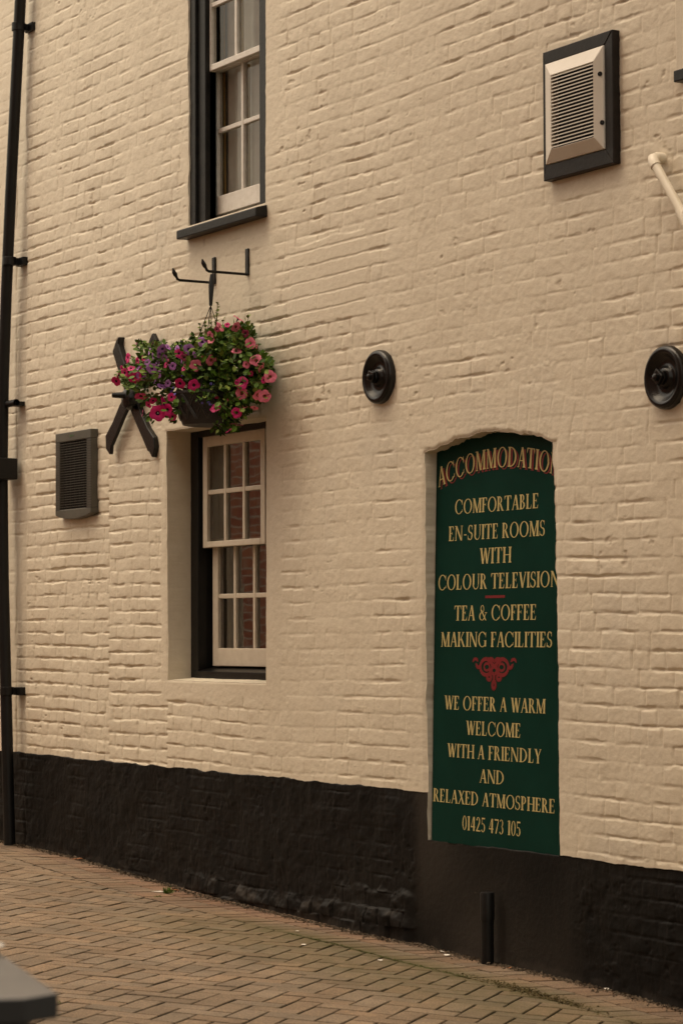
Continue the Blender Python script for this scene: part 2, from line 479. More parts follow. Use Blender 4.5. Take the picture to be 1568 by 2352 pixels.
def relief(x, z):
    """outward height (m) of the painted masonry surface, and a grime mask"""
    sh = x.shape
    xb2 = X(250, 1200)
    zone = ((x > xb2) & (x < WX0) & (z < 2.66)).astype(float)
    zz = z + (vnoise(x, z, 0.9, 31) - .5) * 0.022 + (vnoise(x, z, 3.1, 32) - .5) * 0.007 + (fbm(x, z, 8, 132, 2) - .5) * 0.006 + zone * 0.034 + 10 * CH
    c = np.floor(zz / CH).astype(int); fr = zz / CH - c
    dv = np.full(sh, 0.05); bid = np.zeros(sh, int)
    for k in range(c.min(), c.max() + 1):
        for zn in (0, 1):
            mk = (c == k) & (zone == zn)
            if not mk.any(): continue
            r = np.random.default_rng(1000 + k * 2 + zn)
            n = 130
            pat = k % 4
            L = np.where(r.random(n) < (0.85 if pat == 3 else 0.30), 0.113, 0.228) * (1 + (r.random(n) - .5) * 0.12)
            J = np.cumsum(L) - 7.2 - r.random() * 0.2
            xv = x[mk] + (vnoise(x[mk], z[mk], 14, 40) - .5) * 0.008
            i = np.clip(np.searchsorted(J, xv), 1, n - 1)
            dv[mk] = np.minimum(xv - J[i - 1], J[i] - xv)
            bid[mk] = i + k * 211 + zn * 77777
    rb = np.random.default_rng(5)
    T = rb.random((200003, 5))
    B = T[bid % 200003]
    # strength of the joints: paint and render fill some of them
    s1 = fbm(x, z, 1.3, 50, 3); s2 = fbm(x, z, 4.5, 51, 3)
    S = np.clip((s1 - 0.30) * 1.7 + (s2 - .5) * 1.6 + 0.12, 0.10, 1.15)
    lowleft = (1 - sstep(-1.2, -0.9, x)) * (1 - sstep(2.6, 3.2, z)) * sstep(-3.3, -3.1, x)
    S = np.clip(S + 0.40 * lowleft + 0.10 * sstep(2.3, 3.2, x), 0, 1.25)
    faded = np.exp(-((x - 0.75) / 0.75) ** 2 - ((z - 1.4) / 0.75) ** 2)
    S = S * (1 - 0.55 * faded)
    tl = (1 - sstep(-1.2, -0.2, x)) * sstep(4.2, 5.0, z); S = S * (1 - 0.45 * tl)
    jit = (fbm(x, z, 19, 52, 3) - .5) * 0.20 + (fbm(x, z, 60, 152, 2) - .5) * 0.08
    top = (1 - fr + jit * 0.6) * CH; bot = (fr + jit * 0.6) * CH
    dh = np.minimum(top - 0.001 - B[..., 3] * 0.003, bot - 0.001 - B[..., 4] * 0.004)
    rw = 0.0055 + 0.0055 * vnoise(x, z, 11, 153)
    gh = 1 - sstep(0.000, rw, dh)
    gv = 1 - sstep(0.000, 0.0090, dv + (fbm(x, z, 45, 154, 2) - .5) * 0.004)
    sv = np.clip(S * 1.0 + 0.1 + (fbm(x, z, 7, 53, 2) - .45) * 1.5, 0.0, 1.1)
    drop = np.clip((fbm(x, z, 8.0, 54, 4) - .36) * 3.3, 0.05, 1.2)
    h = -np.maximum(gh * (0.0120 * S * drop), gv * (0.0072 * sv))
    h -= 0.0022 * np.exp(-np.minimum(np.clip(dh, 0, 1), np.clip(dv, 0, 1)) / 0.011) * np.clip(S, .3, 1)
    h += (B[..., 0] - .5) * 0.0060 * np.clip(S, .25, 1) + (B[..., 1] - .45) * (fr - .5) * 0.0075 * np.clip(S, .3, 1)
    h += (fbm(x, z, 8, 60, 4, 0.5) - .5) * 0.0080 + (fbm(x, z, 30, 61, 4, 0.6) - .5) * 0.0042
    # chips and lumps
    pv = fbm(x * .8, z * 1.3, 21, 62, 3); h -= 0.0060 * sstep(0.74, 0.86, pv) * sstep(0.55, 0.75, vnoise(x, z, 2.2, 63))
    h += 0.0025 * sstep(0.76, 0.9, fbm(x, z, 31, 64, 2)) * sstep(0.4, 0.6, vnoise(x, z, 1.9, 65))
    # rendered, smoother patches
    rough = (fbm(x, z, 6, 66, 4) - .5) * 0.006 + (fbm(x, z, 60, 67, 3) - .5) * 0.0022
    def boxm(x0, x1, z0, z1, e=0.05):
        w = (vnoise(x, z, 5, 68) - .5) * 0.08
        return sstep(x0 - e, x0, x + w) * (1 - sstep(x1, x1 + e, x + w)) * sstep(z0 - e, z0, z + w) * (1 - sstep(z1, z1 + e, z + w))
    sm = np.maximum.reduce([
        boxm(WX0 - 0.05, WX1 + 0.15, WZ0 - 0.10, WZ0 + 0.02, 0.03), boxm(WX1 - 0.02, WX1 + 0.14, WZ0 - 0.1, WZ1 + 0.2, 0.05),
        boxm(WX0 - 0.06, WX0 + 0.02, WZ0 - 0.1, WZ1 + 0.05, 0.02), boxm(WX0 - 0.75, WX0 + 0.3, WZ1 - 0.10, WZ1 + 0.22, 0.08) * 0.75,
        boxm(UX0 + 0.05, UX1 + 0.05, UZ0 - 0.48, UZ0 + 0.0, 0.08) * 0.9, boxm(UX1, UX1 + 0.12, UZ0 - 0.2, UZ1 + 0.4, 0.06) * 0.8,
        boxm(UX0 - 0.06, UX0 + .02, UZ0 - 0.1, UZ1 + 0.4, 0.05) * 0.6,
        boxm(NXL - 0.10, NXL, 0.75, 2.34, 0.03) * 0.6, boxm(NXR, NXR + 0.10, 0.5, 2.34, 0.03) * 0.5])
    h = h * (1 - sm) + (rough + 0.0015) * sm
    # a repaired patch of crisp flush bricks
    wq = (vnoise(x, z, 6, 168) - .5) * 0.05
    pm = sstep(0.20, 0.22, x + wq * 1.5) * (1 - sstep(0.98, 1.00, x + wq * 1.5)) * sstep(3.06, 3.07, z + wq) * (1 - sstep(3.50, 3.51, z + wq))
    hq = 0.0025 - 0.004 * np.maximum((1 - sstep(0, .004, dh)) * 1.0, (1 - sstep(0, .004, dv)) * .7) + (B[..., 0] - .5) * 0.002
    h = h * (1 - pm) + hq * pm
    # segmental arch of rubbed bricks over the niche
    cxa, cza, ra = 2.03, 2.405 - 1.95, 1.95
    rr = np.hypot(x - cxa, z - cza) - ra
    th = np.arctan2(x - cxa, z - cza) * ra
    am = 0.8 * sstep(-0.02, 0.0, rr) * (1 - sstep(0.20, 0.235, rr + (vnoise(x, z, 8, 70) - .5) * 0.02)) * (np.abs(th) < 0.66)
    tf = np.abs((th / 0.082) % 1 - .5)
    ha = -0.0065 * sstep(0.40, 0.5, tf) * np.clip(fbm(x, z, 7, 71, 2) * 2.2 - .5, 0, 1) + rough * 1.4 + 0.001 + (np.sin(np.floor(th / 0.082 + .5) * 37.7) * .0018) - 0.007 * np.exp(-((rr - 0.232) / 0.010) ** 2) * vnoise(x, z, 5, 72)
    h = h * (1 - am) + ha * am
    # settled strip beside the drainpipe: set back, with a crack
    xs0 = X(58, 900) + (vnoise(z, z * 0, 4, 73) - .5) * 0.04
    left = 1 - sstep(xs0 - 0.02, xs0 + 0.03, x)
    h = h * (1 - 0.55 * left) - 0.022 * left
    xc = X(33, 900) + (fbm(z, z * 0, 6, 74, 3) - .5) * 0.05
    h -= 0.020 * np.exp(-((x - xc) / 0.007) ** 2) * np.clip(vnoise(z, z * 0, 5, 75) * 1.8 - .3, 0, 1)
    xj = xb2 + (fbm(z, z * 0, 8, 76, 3) - .5) * 0.03
    h -= 0.006 * np.exp(-((x - xj) / 0.008) ** 2) * sstep(0.9, 1.1, z) * (1 - sstep(2.55, 2.7, z)) * np.clip(vnoise(z, z * 0, 7, 77) * 1.6 - .3, 0, 1)
    h *= 0.58 + 0.16 * (1 - sstep(-1.2, 0.2, x))          # thick coats of paint soften the relief
    # large bulges of an old wall
    h += (fbm(x, z, 0.8, 80, 2) - .5) * 0.014 + (fbm(x, z, 55, 183, 3, .6) - .5) * 0.0016
    # grime: dirt caught in chips and the deepest joints, in patches
    g = sstep(0.74, 0.84, pv) * sstep(0.6, 0.75, vnoise(x, z, 2.2, 63)) * 0.35
    g += np.clip(gh * S * drop - .45, 0, 1) * sstep(0.42, 0.66, fbm(x, z, 3.0, 81, 3)) * 0.75
    g += 0.75 * np.exp(-((x - xc) / 0.022) ** 2) * np.clip(fbm(x * 2, z, 9, 182, 3) * 3 - 1.3, 0, 1) * (1 - sstep(0.9, 3.0, z))
    g += 0.5 * np.exp(-((x - xc) / 0.012) ** 2) * np.clip(vnoise(z, z * 0, 9, 82) * 2 - 1, 0, 1)
    # ---- black plinth: lumpy tarred brick
    hp = (fbm(x, z, 5, 90, 4) - .5) * 0.024 + (fbm(x, z, 22, 91, 3) - .5) * 0.007 - np.maximum(gh * 0.0045 * np.clip(s2 * 2.4 - 1.0, 0, 1), gv * 0.0015)
    zgr = np.interp(x, GPX, GPZ)
    up = z - zgr
    hp += 0.003 * sstep(.62, .78, fbm(x, z, 13, 92, 3)) - 0.004 * sstep(.70, .85, fbm(x, z, 17, 93, 3))
    foot = sstep(-1.2, -0.7, x) * (1 - sstep(1.33, 1.42, x))
    edge = 0.075 + 0.03 * vnoise(x, x * 0, 1.5, 94) + sstep(0.3, 1.0, x) * 0.035 + (fbm(x, z, 10, 95, 4) - .5) * 0.09
    brk_ = np.clip(0.35 + 1.1 * B[..., 2] * (1 - .8 * gv), 0, 1.2)
    hp += foot * 0.022 * (1 - sstep(edge - 0.035, edge + 0.03, up)) * brk_ * (0.6 + 0.7 * fbm(x, z, 6, 96, 3))
    edge2 = edge + 0.085
    hp += foot * sstep(0.2, 0.9, x) * 0.024 * (1 - sstep(edge2 - 0.02, edge2 + 0.02, up)) * brk_ * fbm(x, z, 5, 97, 3) * 1.3
    panel = sstep(1.36, 1.46, x + (vnoise(x, z, 4, 98) - .5) * .06) * (1 - sstep(2.62, 2.85, x + (vnoise(x, z, 4, 99) - .5) * .15))
    hp = hp * (1 - panel) + panel * (-0.006 + (fbm(x, z, 3, 100, 3) - .5) * 0.006 + (fbm(x, z, 50, 101, 2) - .5) * 0.0012)
    hp += -0.022 * left
    gp = foot * np.exp(-((up - edge + 0.01) / 0.022) ** 2) * np.clip(fbm(x, z, 9, 102, 4) * 3.0 - 1.45, 0, .5) * brk_
    gp += panel * 0.50 * np.clip(vnoise(x, z, 2, 105) * 1.5 - .2, 0, 1)
    gp += (1 - sstep(0, 0.05, up + (vnoise(x, z, 14, 103) - .5) * .06)) * 0.35
    return h, g, hp, gp

Hh, Gg, Hp, Gp = relief(GX, GZ)
cW0, cW1, rW0, rW1 = ci(WX0), ci(WX1), ri(WZ0), ri(WZ1)
cU0, cU1, rU0, rU1 = ci(UX0), ci(UX1), ri(UZ0), ri(UZ1)
cN0, cN1, rN0, rN1 = ci(NXL), ci(NXR), ri(NZB), ri(NZT)
rPL, rPR = ri(PZL), ri(NZB)
CI, RI = np.meshgrid(np.arange(NXC), np.arange(NZC))
plv = ((CI <= cN0) & (RI < rPL)) | ((CI > cN0) & (RI < rPR))
# soften the corner of every opening, fade relief there
for (c0, c1, r0, r1, rad) in ((cW0, cW1, rW0, rW1, 0.012), (cN0, cN1, rN0, rN1, 0.020), (cU0, cU1, rU0, rU1, 0.008)):
    dx = np.maximum(np.maximum(gx[c0] - GX, GX - gx[c1]), 0); dz = np.maximum(np.maximum(gz[r0] - GZ, GZ - GZ[r1][None, :]), 0)
    d = np.hypot(dx, dz)
    Hh = Hh - 0.35 * rad * np.clip(1 - d / rad, 0, 1) ** 2
Hall = np.where(plv, Hp + 0.002, Hh)
hole = np.zeros((NZC - 1, NXC - 1), bool)
hole[rW0:rW1, cW0:cW1] = True; hole[rU0:rU1, cU0:cU1] = True; hole[rN0:rN1, cN0:cN1] = True
cc, rc = np.meshgrid(np.arange(NXC - 1), np.arange(NZC - 1))
isP = ((cc < cN0) & (rc < rPL)) | ((cc >= cN0) & (rc < rPR))

def grid_mesh(name, mask, H, G, extra=None):
    vid = np.arange(NXC * NZC).reshape(NZC, NXC)
    q = np.stack([vid[:-1, :-1][mask], vid[:-1, 1:][mask], vid[1:, 1:][mask], vid[1:, :-1][mask]], 1)
    co = np.stack([GX.ravel(), -H.ravel(), GZ.ravel()], 1)
    g = G.ravel()
    if extra is not None:
        ev, ef = extra
        q = np.vstack([q, np.array(ef)]); co = np.vstack([co, np.array(ev)]); g = np.concatenate([g, np.zeros(len(ev))])
    used = np.zeros(len(co), bool); used[q.ravel()] = True
    mp = np.cumsum(used) - 1
    q = mp[q]; co = co[used]; g = g[used]
    me = bpy.data.meshes.new(name)
    me.vertices.add(len(co)); me.vertices.foreach_set('co', co.astype(np.float32).ravel())
    me.loops.add(q.size); me.loops.foreach_set('vertex_index', q.astype(np.int32).ravel())
    me.polygons.add(len(q)); me.polygons.foreach_set('loop_start', (np.arange(len(q)) * 4).astype(np.int32))
    me.polygons.foreach_set('loop_total', np.full(len(q), 4, np.int32)) if False else None
    sm_ = np.ones(len(q), bool)
    if extra is not None: sm_[-len(extra[1]):] = False
    me.polygons.foreach_set('use_smooth', sm_)
    a = me.attributes.new('grime', 'FLOAT', 'POINT'); a.data.foreach_set('value', g.astype(np.float32))
    me.update(calc_edges=True); me.validate()
    return me

# jambs, heads and sills of the openings grow out of the same boundary vertices
ev, ef = [], []
base = NXC * NZC
def strip(ids, pts, depth, steps, dz=0.0, flip=False):
    """ids: boundary vertex ids in order; extrude to y = depth"""
    prev = list(ids)
    for s in range(1, steps + 1):
        t = s / steps; cur = []
        for (x_, y_, z_), dd in zip(pts, depth):
            nz = (vnoise(np.array([x_ * 3 + z_]), np.array([t * dd]), 14, 120)[0] - .5) * 0.003
            ev.append((x_ + nz, y_ + (dd - y_) * t, z_ + dz * t)); cur.append(base + len(ev) - 1)
        for a in range(len(ids) - 1):
            f = (prev[a], prev[a + 1], cur[a + 1], cur[a])
            ef.append(f[::-1] if flip else f)
        prev = cur
V3 = lambda r, c: (GX[r, c], -Hall[r, c], GZ[r, c])
VI = lambda r, c: r * NXC + c
def opening(c0, c1, r0, r1, dep, sill=True, head=True, dzs=0.0):
    rows = list(range(r0, r1 + 1)); cols = list(range(c0, c1 + 1))
    strip([VI(r, c0) for r in rows], [V3(r, c0) for r in rows], [dep(GZ[r, c0]) for r in rows], 5)
    strip([VI(r, c1) for r in rows], [V3(r, c1) for r in rows], [dep(GZ[r, c1]) for r in rows], 5, flip=True)
    if head: strip([VI(r1, c) for c in cols], [V3(r1, c) for c in cols], [dep(GZ[r1, c]) for c in cols], 5)
    if sill: strip([VI(r0, c) for c in cols], [V3(r0, c) for c in cols], [dep(GZ[r0, c]) for c in cols], 5, dz=dzs, flip=True)
SILL = max(.012, Z(611, 1561.7, .15) - WZ0)
opening(cW0, cW1, rW0, rW1, lambda z: 0.30, dzs=SILL * 2)
opening(cU0, cU1, rU0, rU1, lambda z: 0.155)
opening(cN0, cN1, rN0, rN1, lambda z: 0.12, sill=False)

building = empty('pub_building', (0, 0, 0))
tag(building, 'cream painted brick pub side wall with black tarred plinth and sash windows', 'building')
wall = link('wall', grid_mesh('wall', (~hole) & (~isP), Hall, Gg, (ev, ef)), M['wall'], building)
tag(wall, 'cream painted brick wall')
pl = link('plinth', grid_mesh('plinth', isP & (~hole), Hall, Gp), M['plinth'], building)
tag(pl, 'black tarred base of the wall')
# the rest of the building behind the wall sheet: rooms and roof (dark inside)
rb_ = MB()
rb_.box(-6.5, 6.5, 0.30, 0.34, 5.7, 8.2)
# rooms are shells open only at the window
def room(x0, x1, z0, z1, y0=0.305, y1=3.0):
    v = [(x0, y0, z0), (x1, y0, z0), (x1, y1, z0), (x0, y1, z0), (x0, y0, z1), (x1, y0, z1), (x1, y1, z1), (x0, y1, z1)]
    rb_.add(v, [(0, 1, 2, 3), (7, 6, 5, 4), (1, 2, 6, 5), (2, 3, 7, 6), (3, 0, 4, 7)])
    return rb_
room(-2.2, 1.2, 0.3, 2.95); room(-2.2, 1.2, 3.05, 5.66)
for (x0, x1, z0, z1, a0, a1, b0, b1) in ((-2.2, 1.2, 0.3, 2.95, WX0, WX1, WZ0, WZ1), (-2.2, 1.2, 3.05, 5.66, UX0 - .45, UX1, UZ0, UZ1)):
    for q in ((x0, a0 - .0, z0, z1), (a1 + .0, x1, z0, z1), (a0, a1, z0, b0), (a0, a1, b1, z1)):
        if q[1] - q[0] > 0 and q[3] - q[2] > 0:
            rb_.add([(q[0], 0.303, q[2]), (q[1], 0.303, q[2]), (q[1], 0.303, q[3]), (q[0], 0.303, q[3])], [(0, 1, 2, 3)])
rb_.box(NXL - .2, NXR + .2, 0.121, 0.2, NZB - .2, NZT + .2)
rb_.box(-6.5, 6.5, 3.01, 3.05, -0.4, 8.2); rb_.box(-6.5, 6.5, 0.06, 3.05, 8.2, 8.25)
rb_.box(-6.55, -6.5, 0.0, 3.05, -.4, 8.25); rb_.box(6.5, 6.55, 0.0, 3.05, -.4, 8.25)
rooms = rb_.build('interior', M['room'], building)

# ------------------------------------------------------------------ lower sash window
def sx(px, off): return X(px, 1280, off)
fy = 0.150
fr = MB()
fx0 = WX0 - 0.004; fxi = sx(455, fy)
fr.box(fx0, fxi, fy, 0.29, WZ0 + SILL * .9, WZ1)                              # left box frame
fr.box(WX1 - (fxi - fx0) * 0.55, WX1 + 0.004, fy + .004, 0.29, WZ0 + SILL * .9, WZ1)  # right, mostly hidden by the jamb
fr.box(fxi, WX1 - (fxi - fx0) * 0.55, fy + 0.002, 0.29, WZ1 - 0.035, WZ1 + .006)  # head
sillz1 = Z(437, 1549, fy)
win_lo = fr.build('sash_window', M['black'], building, bevel=0.004)
tag(win_lo, 'twelve pane sash window recessed in the ground floor wall')
s0 = WZ0 + SILL * .85
s = MB(); s.add([(fxi - 0.02, fy - 0.012, s0), (WX1, fy - 0.012, s0), (WX1, fy - 0.012, s0 + 0.040), (fxi - 0.02, fy - 0.012, s0 + 0.040),
                 (fxi - 0.02, 0.285, s0), (WX1, 0.285, s0), (WX1, 0.285, s0 + 0.070), (fxi - 0.02, 0.285, s0 + 0.070)],
                [(0, 1, 2, 3), (4, 7, 6, 5), (3, 2, 6, 7), (0, 4, 5, 1), (0, 3, 7, 4), (1, 5, 6, 2)])
s.build('sill', M['black'], win_lo, bevel=0.003)

def sash(parent, name, m, y, x0, x1, z0, z1, bars_x, bars_z, stile, top, bot, bw=0.026, th=0.038):
    b = MB()
    b.box(x0, x0 + stile, y, y + th, z0, z1)
    b.box(x1 - stile, x1, y, y + th, z0, z1)
    b.box(x0 + stile, x1 - stile, y + .0015, y + th, z1 - top, z1 - .001)
    b.box(x0 + stile, x1 - stile, y - .0015, y + th, z0 + .001, z0 + bot)
    for bx in bars_x: b.box(bx - bw / 2, bx + bw / 2, y + .004, y + th - .004, z0 + bot, z1 - top)
    xs = [x0 + stile] + [v for bx in bars_x for v in (bx - bw / 2, bx + bw / 2)] + [x1 - stile]
    for bz in bars_z:
        for i in range(0, len(xs), 2):
            b.box(xs[i], xs[i + 1], y + .0055, y + th - .006, bz - bw / 2, bz + bw / 2)
    o = b.build(name, m, parent, bevel=0.004)
    return o
def glass(parent, x0, x1, z0, z1, y, nx, nz, m='glass'):
    g = MB(); r = random.Random(int(x0 * 1000) + int(z0 * 100))
    for i in range(nx):
        for j in range(nz):
            a0 = x0 + (x1 - x0) * i / nx; a1 = x0 + (x1 - x0) * (i + 1) / nx
            b0 = z0 + (z1 - z0) * j / nz; b1 = z0 + (z1 - z0) * (j + 1) / nz
            e = [r.uniform(-.0012, .0012) for _ in range(4)]
            g.add([(a0, y + e[0], b0), (a1, y + e[1], b0), (a1, y + e[2], b1), (a0, y + e[3], b1)], [(0, 1, 2, 3)])
    me = bpy.data.meshes.new('glass'); me.from_pydata(g.v, [], g.f); me.update()
    return link('glass', me, M[m], parent)
y1 = 0.170
a0 = sx(466, y1); a1 = sx(475.5, y1); p = sx(515, y1); q = sx(558, y1); e1 = sx(598, y1)
zt = WZ1 - 0.03; zm = Z(500, 1256.5, y1)
sash(win_lo, 'upper_sash', M['sashcream'], y1, a0, e1 + (a1 - a0), zm, zt, [p, q], [Z(540, 1124.5, y1)], a1 - a0, 0.062, 0.034)
glass(win_lo, a1 - .005, e1 + .005, zm + .03, zt - .055, y1 + .02, 3, 2)
y2 = 0.222
b0 = sx(488, y2); b1 = sx(500, y2); p = sx(537, y2); q = sx(581.5, y2)
b2 = q + (q - p) - 0.012
zb = Z(540, 1531, y2); zt2 = zm + 0.05
sash(win_lo, 'lower_sash', M['sashcream'], y2, b0, b2 + (b1 - b0), zb, zt2, [p, q], [Z(540, 1368.5, y2)], b1 - b0, 0.04, Z(540, 1489, y2) - zb)
glass(win_lo, b1 - .005, b2 + .005, zb + .06, zt2 - .03, y2 + .02, 3, 2)

# ------------------------------------------------------------------ upper sash window
uz = 0.012
fr = MB()
ufx = X(465, 250, uz)
fr.box(UX0 - .004, UX0 + (ufx - UX0) * .42, uz, 0.098, UZ0, UZ1)
fr.box(UX0 + (ufx - UX0) * .42, ufx, uz + .018, 0.098, UZ0, UZ1)
fr.box(ufx, X(474, 250, .05), 0.055, 0.098, UZ0, UZ1)
fr.box(UX0 - .004, X(488.5, 250, .112), 0.099, 0.155, UZ0, UZ1)
rx0 = X(594.5, 250, uz)
fr.box(rx0, UX1 + .004, uz + .002, 0.28, UZ0, UZ1)
fr.box(ufx, rx0, uz + .004, 0.28, UZ1 - .08, UZ1)
win_up = fr.build('sash_window', M['blackworn'], building, bevel=0.005)
tag(win_up, 'peeling white sash window in a black box frame on the upper floor')
sl_ = MB()
sxl = X(404.7, 540, -.07); sxr = X(614.5, 480, 0.0)
zt_ = Z(404.7, 530.5, -.07); zb_ = Z(404.7, 550.5, -.07)
sl_.add([(sxl, -.07, zb_), (sxr, -.07, zb_), (sxr, -.07, zt_), (sxl, -.07, zt_), (sxl, .12, zb_ + .004), (sxr, .12, zb_ + .004), (sxr, .12, zt_ + .05), (sxl, .12, zt_ + .05)],
        [(0, 1, 2, 3), (4, 7, 6, 5), (3, 2, 6, 7), (0, 4, 5, 1), (0, 3, 7, 4), (1, 5, 6, 2)])
sl_.build('sill', M['blackworn'], win_up, bevel=0.006)
y3 = 0.058
ux = lambda px, off: X(px, 300, off)
a0 = ux(477.5, y3); a1 = ux(484, y3); pb = ux(540, y3)
ae = pb + (pb - a1)
zmid = Z(480, 165.5, y3)
sash(win_up, 'upper_sash', M['white'], y3, a0, ae + .05, zmid, UZ1 - .08, [pb], [Z(480, 14, y3), Z(480, 14, y3) + .34], a1 - a0, 0.06, 0.036)
glass(win_up, a1 - .005, ae + .005, zmid + .03, UZ1 - .12, y3 + .02, 2, 3, 'glassdamped')
y4 = 0.112
b0 = ux(490.5, y4); b1 = ux(498, y4); pb = ux(554.5, y4)
be = pb + (pb - b1) - .01
zb4 = Z(489, 498, y4)
sash(win_up, 'lower_sash', M['white'], y4, b0, be + .05, zb4, zmid + .045, [pb], [Z(500, 301, y4)], b1 - b0, 0.04, max(.05, Z(489, 455, y4) - zb4))
glass(win_up, b1 - .005, be + .005, zb4 + .08, zmid + .02, y4 + .02, 2, 2, 'glassdamped')

def curtain(name, label, m, x0, x1, y, z0, z1, amp, n, seed, parent=None):
    r = random.Random(seed); N = n * 8; v = []; f = []
    ph = [r.uniform(.7, 1.3) for _ in range(n + 1)]
    for j in range(9):
        t = j / 8
        for i in range(N + 1):
            u = i / N
            w = math.sin(u * n * 2 * math.pi) * amp * ph[int(u * n)]
            v.append((x0 + (x1 - x0) * u + w * .3 + .01 * math.sin(t * 3 + u * 9), y + w, z0 + (z1 - z0) * t))
    for j in range(8):
        for i in range(N):
            a = j * (N + 1) + i; f.append((a, a + 1, a + N + 2, a + N + 1))
    b = MB(); b.add(v, f)
    o = b.build(name, m, None, smooth=True)
    sd = o.modifiers.new('cloth', 'SOLIDIFY'); sd.thickness = 0.002
    tag(o, label, 'curtain')
    return o
curtain('curtain', 'ochre curtain drawn to the left side inside the upper window', M['ochre'], X(495, 300, .165) - .06, X(519, 300, .160), .162, UZ0 - .0, UZ1 - .03, .006, 4, 1)
curtain('curtain', 'white net curtain hanging across the upper window behind the ochre curtain', M['net'], X(516, 300, .18), UX1 - .03, .180, UZ0 - .0, UZ1 - .03, .012, 8, 2)
bb = MB()
for (xa_, za_, zb_2, yy) in ((ux(540, y3), zmid, UZ1 - .1, y3), (ux(554.5, y4), zb4, zmid, y4)):
    bb.box(xa_ - .008, xa_ + .008, yy + .036, yy + .052, za_ + .04, zb_2)
bb.build('inner_bars', M['ochre'], win_up)
curtain('curtain', 'dull olive curtain inside the left edge of the ground floor window', mat('olive_curtain_cloth', (0.20, 0.17, 0.11), 0.9, (0.15, 0.125, 0.08), 25), WX0 + .10, WX0 + .26, .275, WZ0 - .05, WZ1 + .02, .016, 3, 3)

# window of the next room, its sill end and smooth surround just inside the right edge of the photograph
b = MB(); xr = X(1553, 150, -.012)
b.box(xr, xr + 1.4, -.020, 0.05, Z(1553, 185), 5.70)
sur = b.build('window_surround', M['wall'], building, bevel=0.008)
b = MB(); b.box(X(1551.5, 175, -.06), xr + 1.45, -.075, -.0205, Z(1553, 190, -.06), Z(1553, 163, -.06))
b.build('window_sill', M['blackworn'], building, bevel=0.005)

# ------------------------------------------------------------------ sign in the arched niche
SY, SZ = 0.014, 0.52
TL = 0.058 / 1.83
def S_(px, py, k=0.0): return P(px, py, SY - k, TL, SZ)
sign = empty('hotel_sign', tuple(S_(1135, 1945)))
tag(sign, 'tall dark green arched sign board with buff lettering fixed in a bricked up doorway', 'sign')
zb0 = NZB - .03; zb1 = NZB - .03
pts = []
for z_ in np.linspace(zb0 + .002, 2.26, 14): pts.append((np.interp(z_, [.52, 2.3], [1.545 - .018, 1.50]), z_))
for x_ in np.linspace(1.50, 2.57, 30): pts.append((x_, float(np.interp(x_, arx, arz)) + .02))
for z_ in np.linspace(2.30, zb1, 14): pts.append((2.585 + float(np.interp(z_, [0.5, 1.0, 1.33, 1.5, 2.1, 2.34], [0.014, 0.014, 0.022, 0.0, -0.014, -0.024])) + .004, z_))
n = len(pts); v = [(x_, SY + TL * (z_ - SZ), z_) for x_, z_ in pts] + [(x_, SY + TL * (z_ - SZ) + .015, z_) for x_, z_ in pts]
b = MB(); b.add(v, [tuple(range(n)), tuple(range(2 * n - 1, n - 1, -1))] + [(i, n + i, n + (i + 1) % n, (i + 1) % n) for i in range(n)])
b.build('board', M['green'], sign)

T_, t_, s_ = 0.172, 0.076, 0.064     # thick stroke, thin stroke, serif overhang
def rect(x0, x1, y0, y1): return [(x0, y0), (x1, y0), (x1, y1), (x0, y1)]
def dg(x0, x1, w, y0=0, y1=1): return [(x0, y0), (x0 + w, y0), (x1 + w, y1), (x1, y1)]
def serif(x0, x1, y): # horizontal slab with small bracket
    return [rect(x0, x1, 0, .035)] if y == 0 else [rect(x0, x1, .965, 1)]
def brk(xa, xb, y):   # bracket wedges beside a stem xa..xb
    if y == 0: return [[(xa - s_ * .8, .034), (xa, .034), (xa, .10)], [(xb, .034), (xb + s_ * .8, .034), (xb, .10)]]
    return [[(xa - s_ * .8, .966), (xa, .90), (xa, .966)], [(xb, .966), (xb, .90), (xb + s_ * .8, .966)]]
def stem(x, w=T_, y0=0, y1=1, sb=True, st=True):
    o = [rect(x, x + w, y0, y1)]
    if sb: o += serif(x - s_, x + w + s_, 0) + brk(x, x + w, 0)
    if st: o += serif(x - s_, x + w + s_, 1) + brk(x, x + w, 1)
    return o
def ring(cx, cy_, rx, ry, tx, ty, a0=0, a1=360, n=28, sh=0.0):
    o = []; 
    for k in range(n):
        q = []
        for a, inn in ((a0 + (a1 - a0) * k / n, 0), (a0 + (a1 - a0) * (k + 1) / n, 0), (a0 + (a1 - a0) * (k + 1) / n, 1), (a0 + (a1 - a0) * k / n, 1)):
            r = math.radians(a); ax, ay = (rx - tx, ry - ty) if inn else (rx, ry)
            q.append((cx + ax * math.cos(r) + (sh * math.sin(r) if inn else 0), cy_ + ay * math.sin(r)))
        o.append(q)
    return o
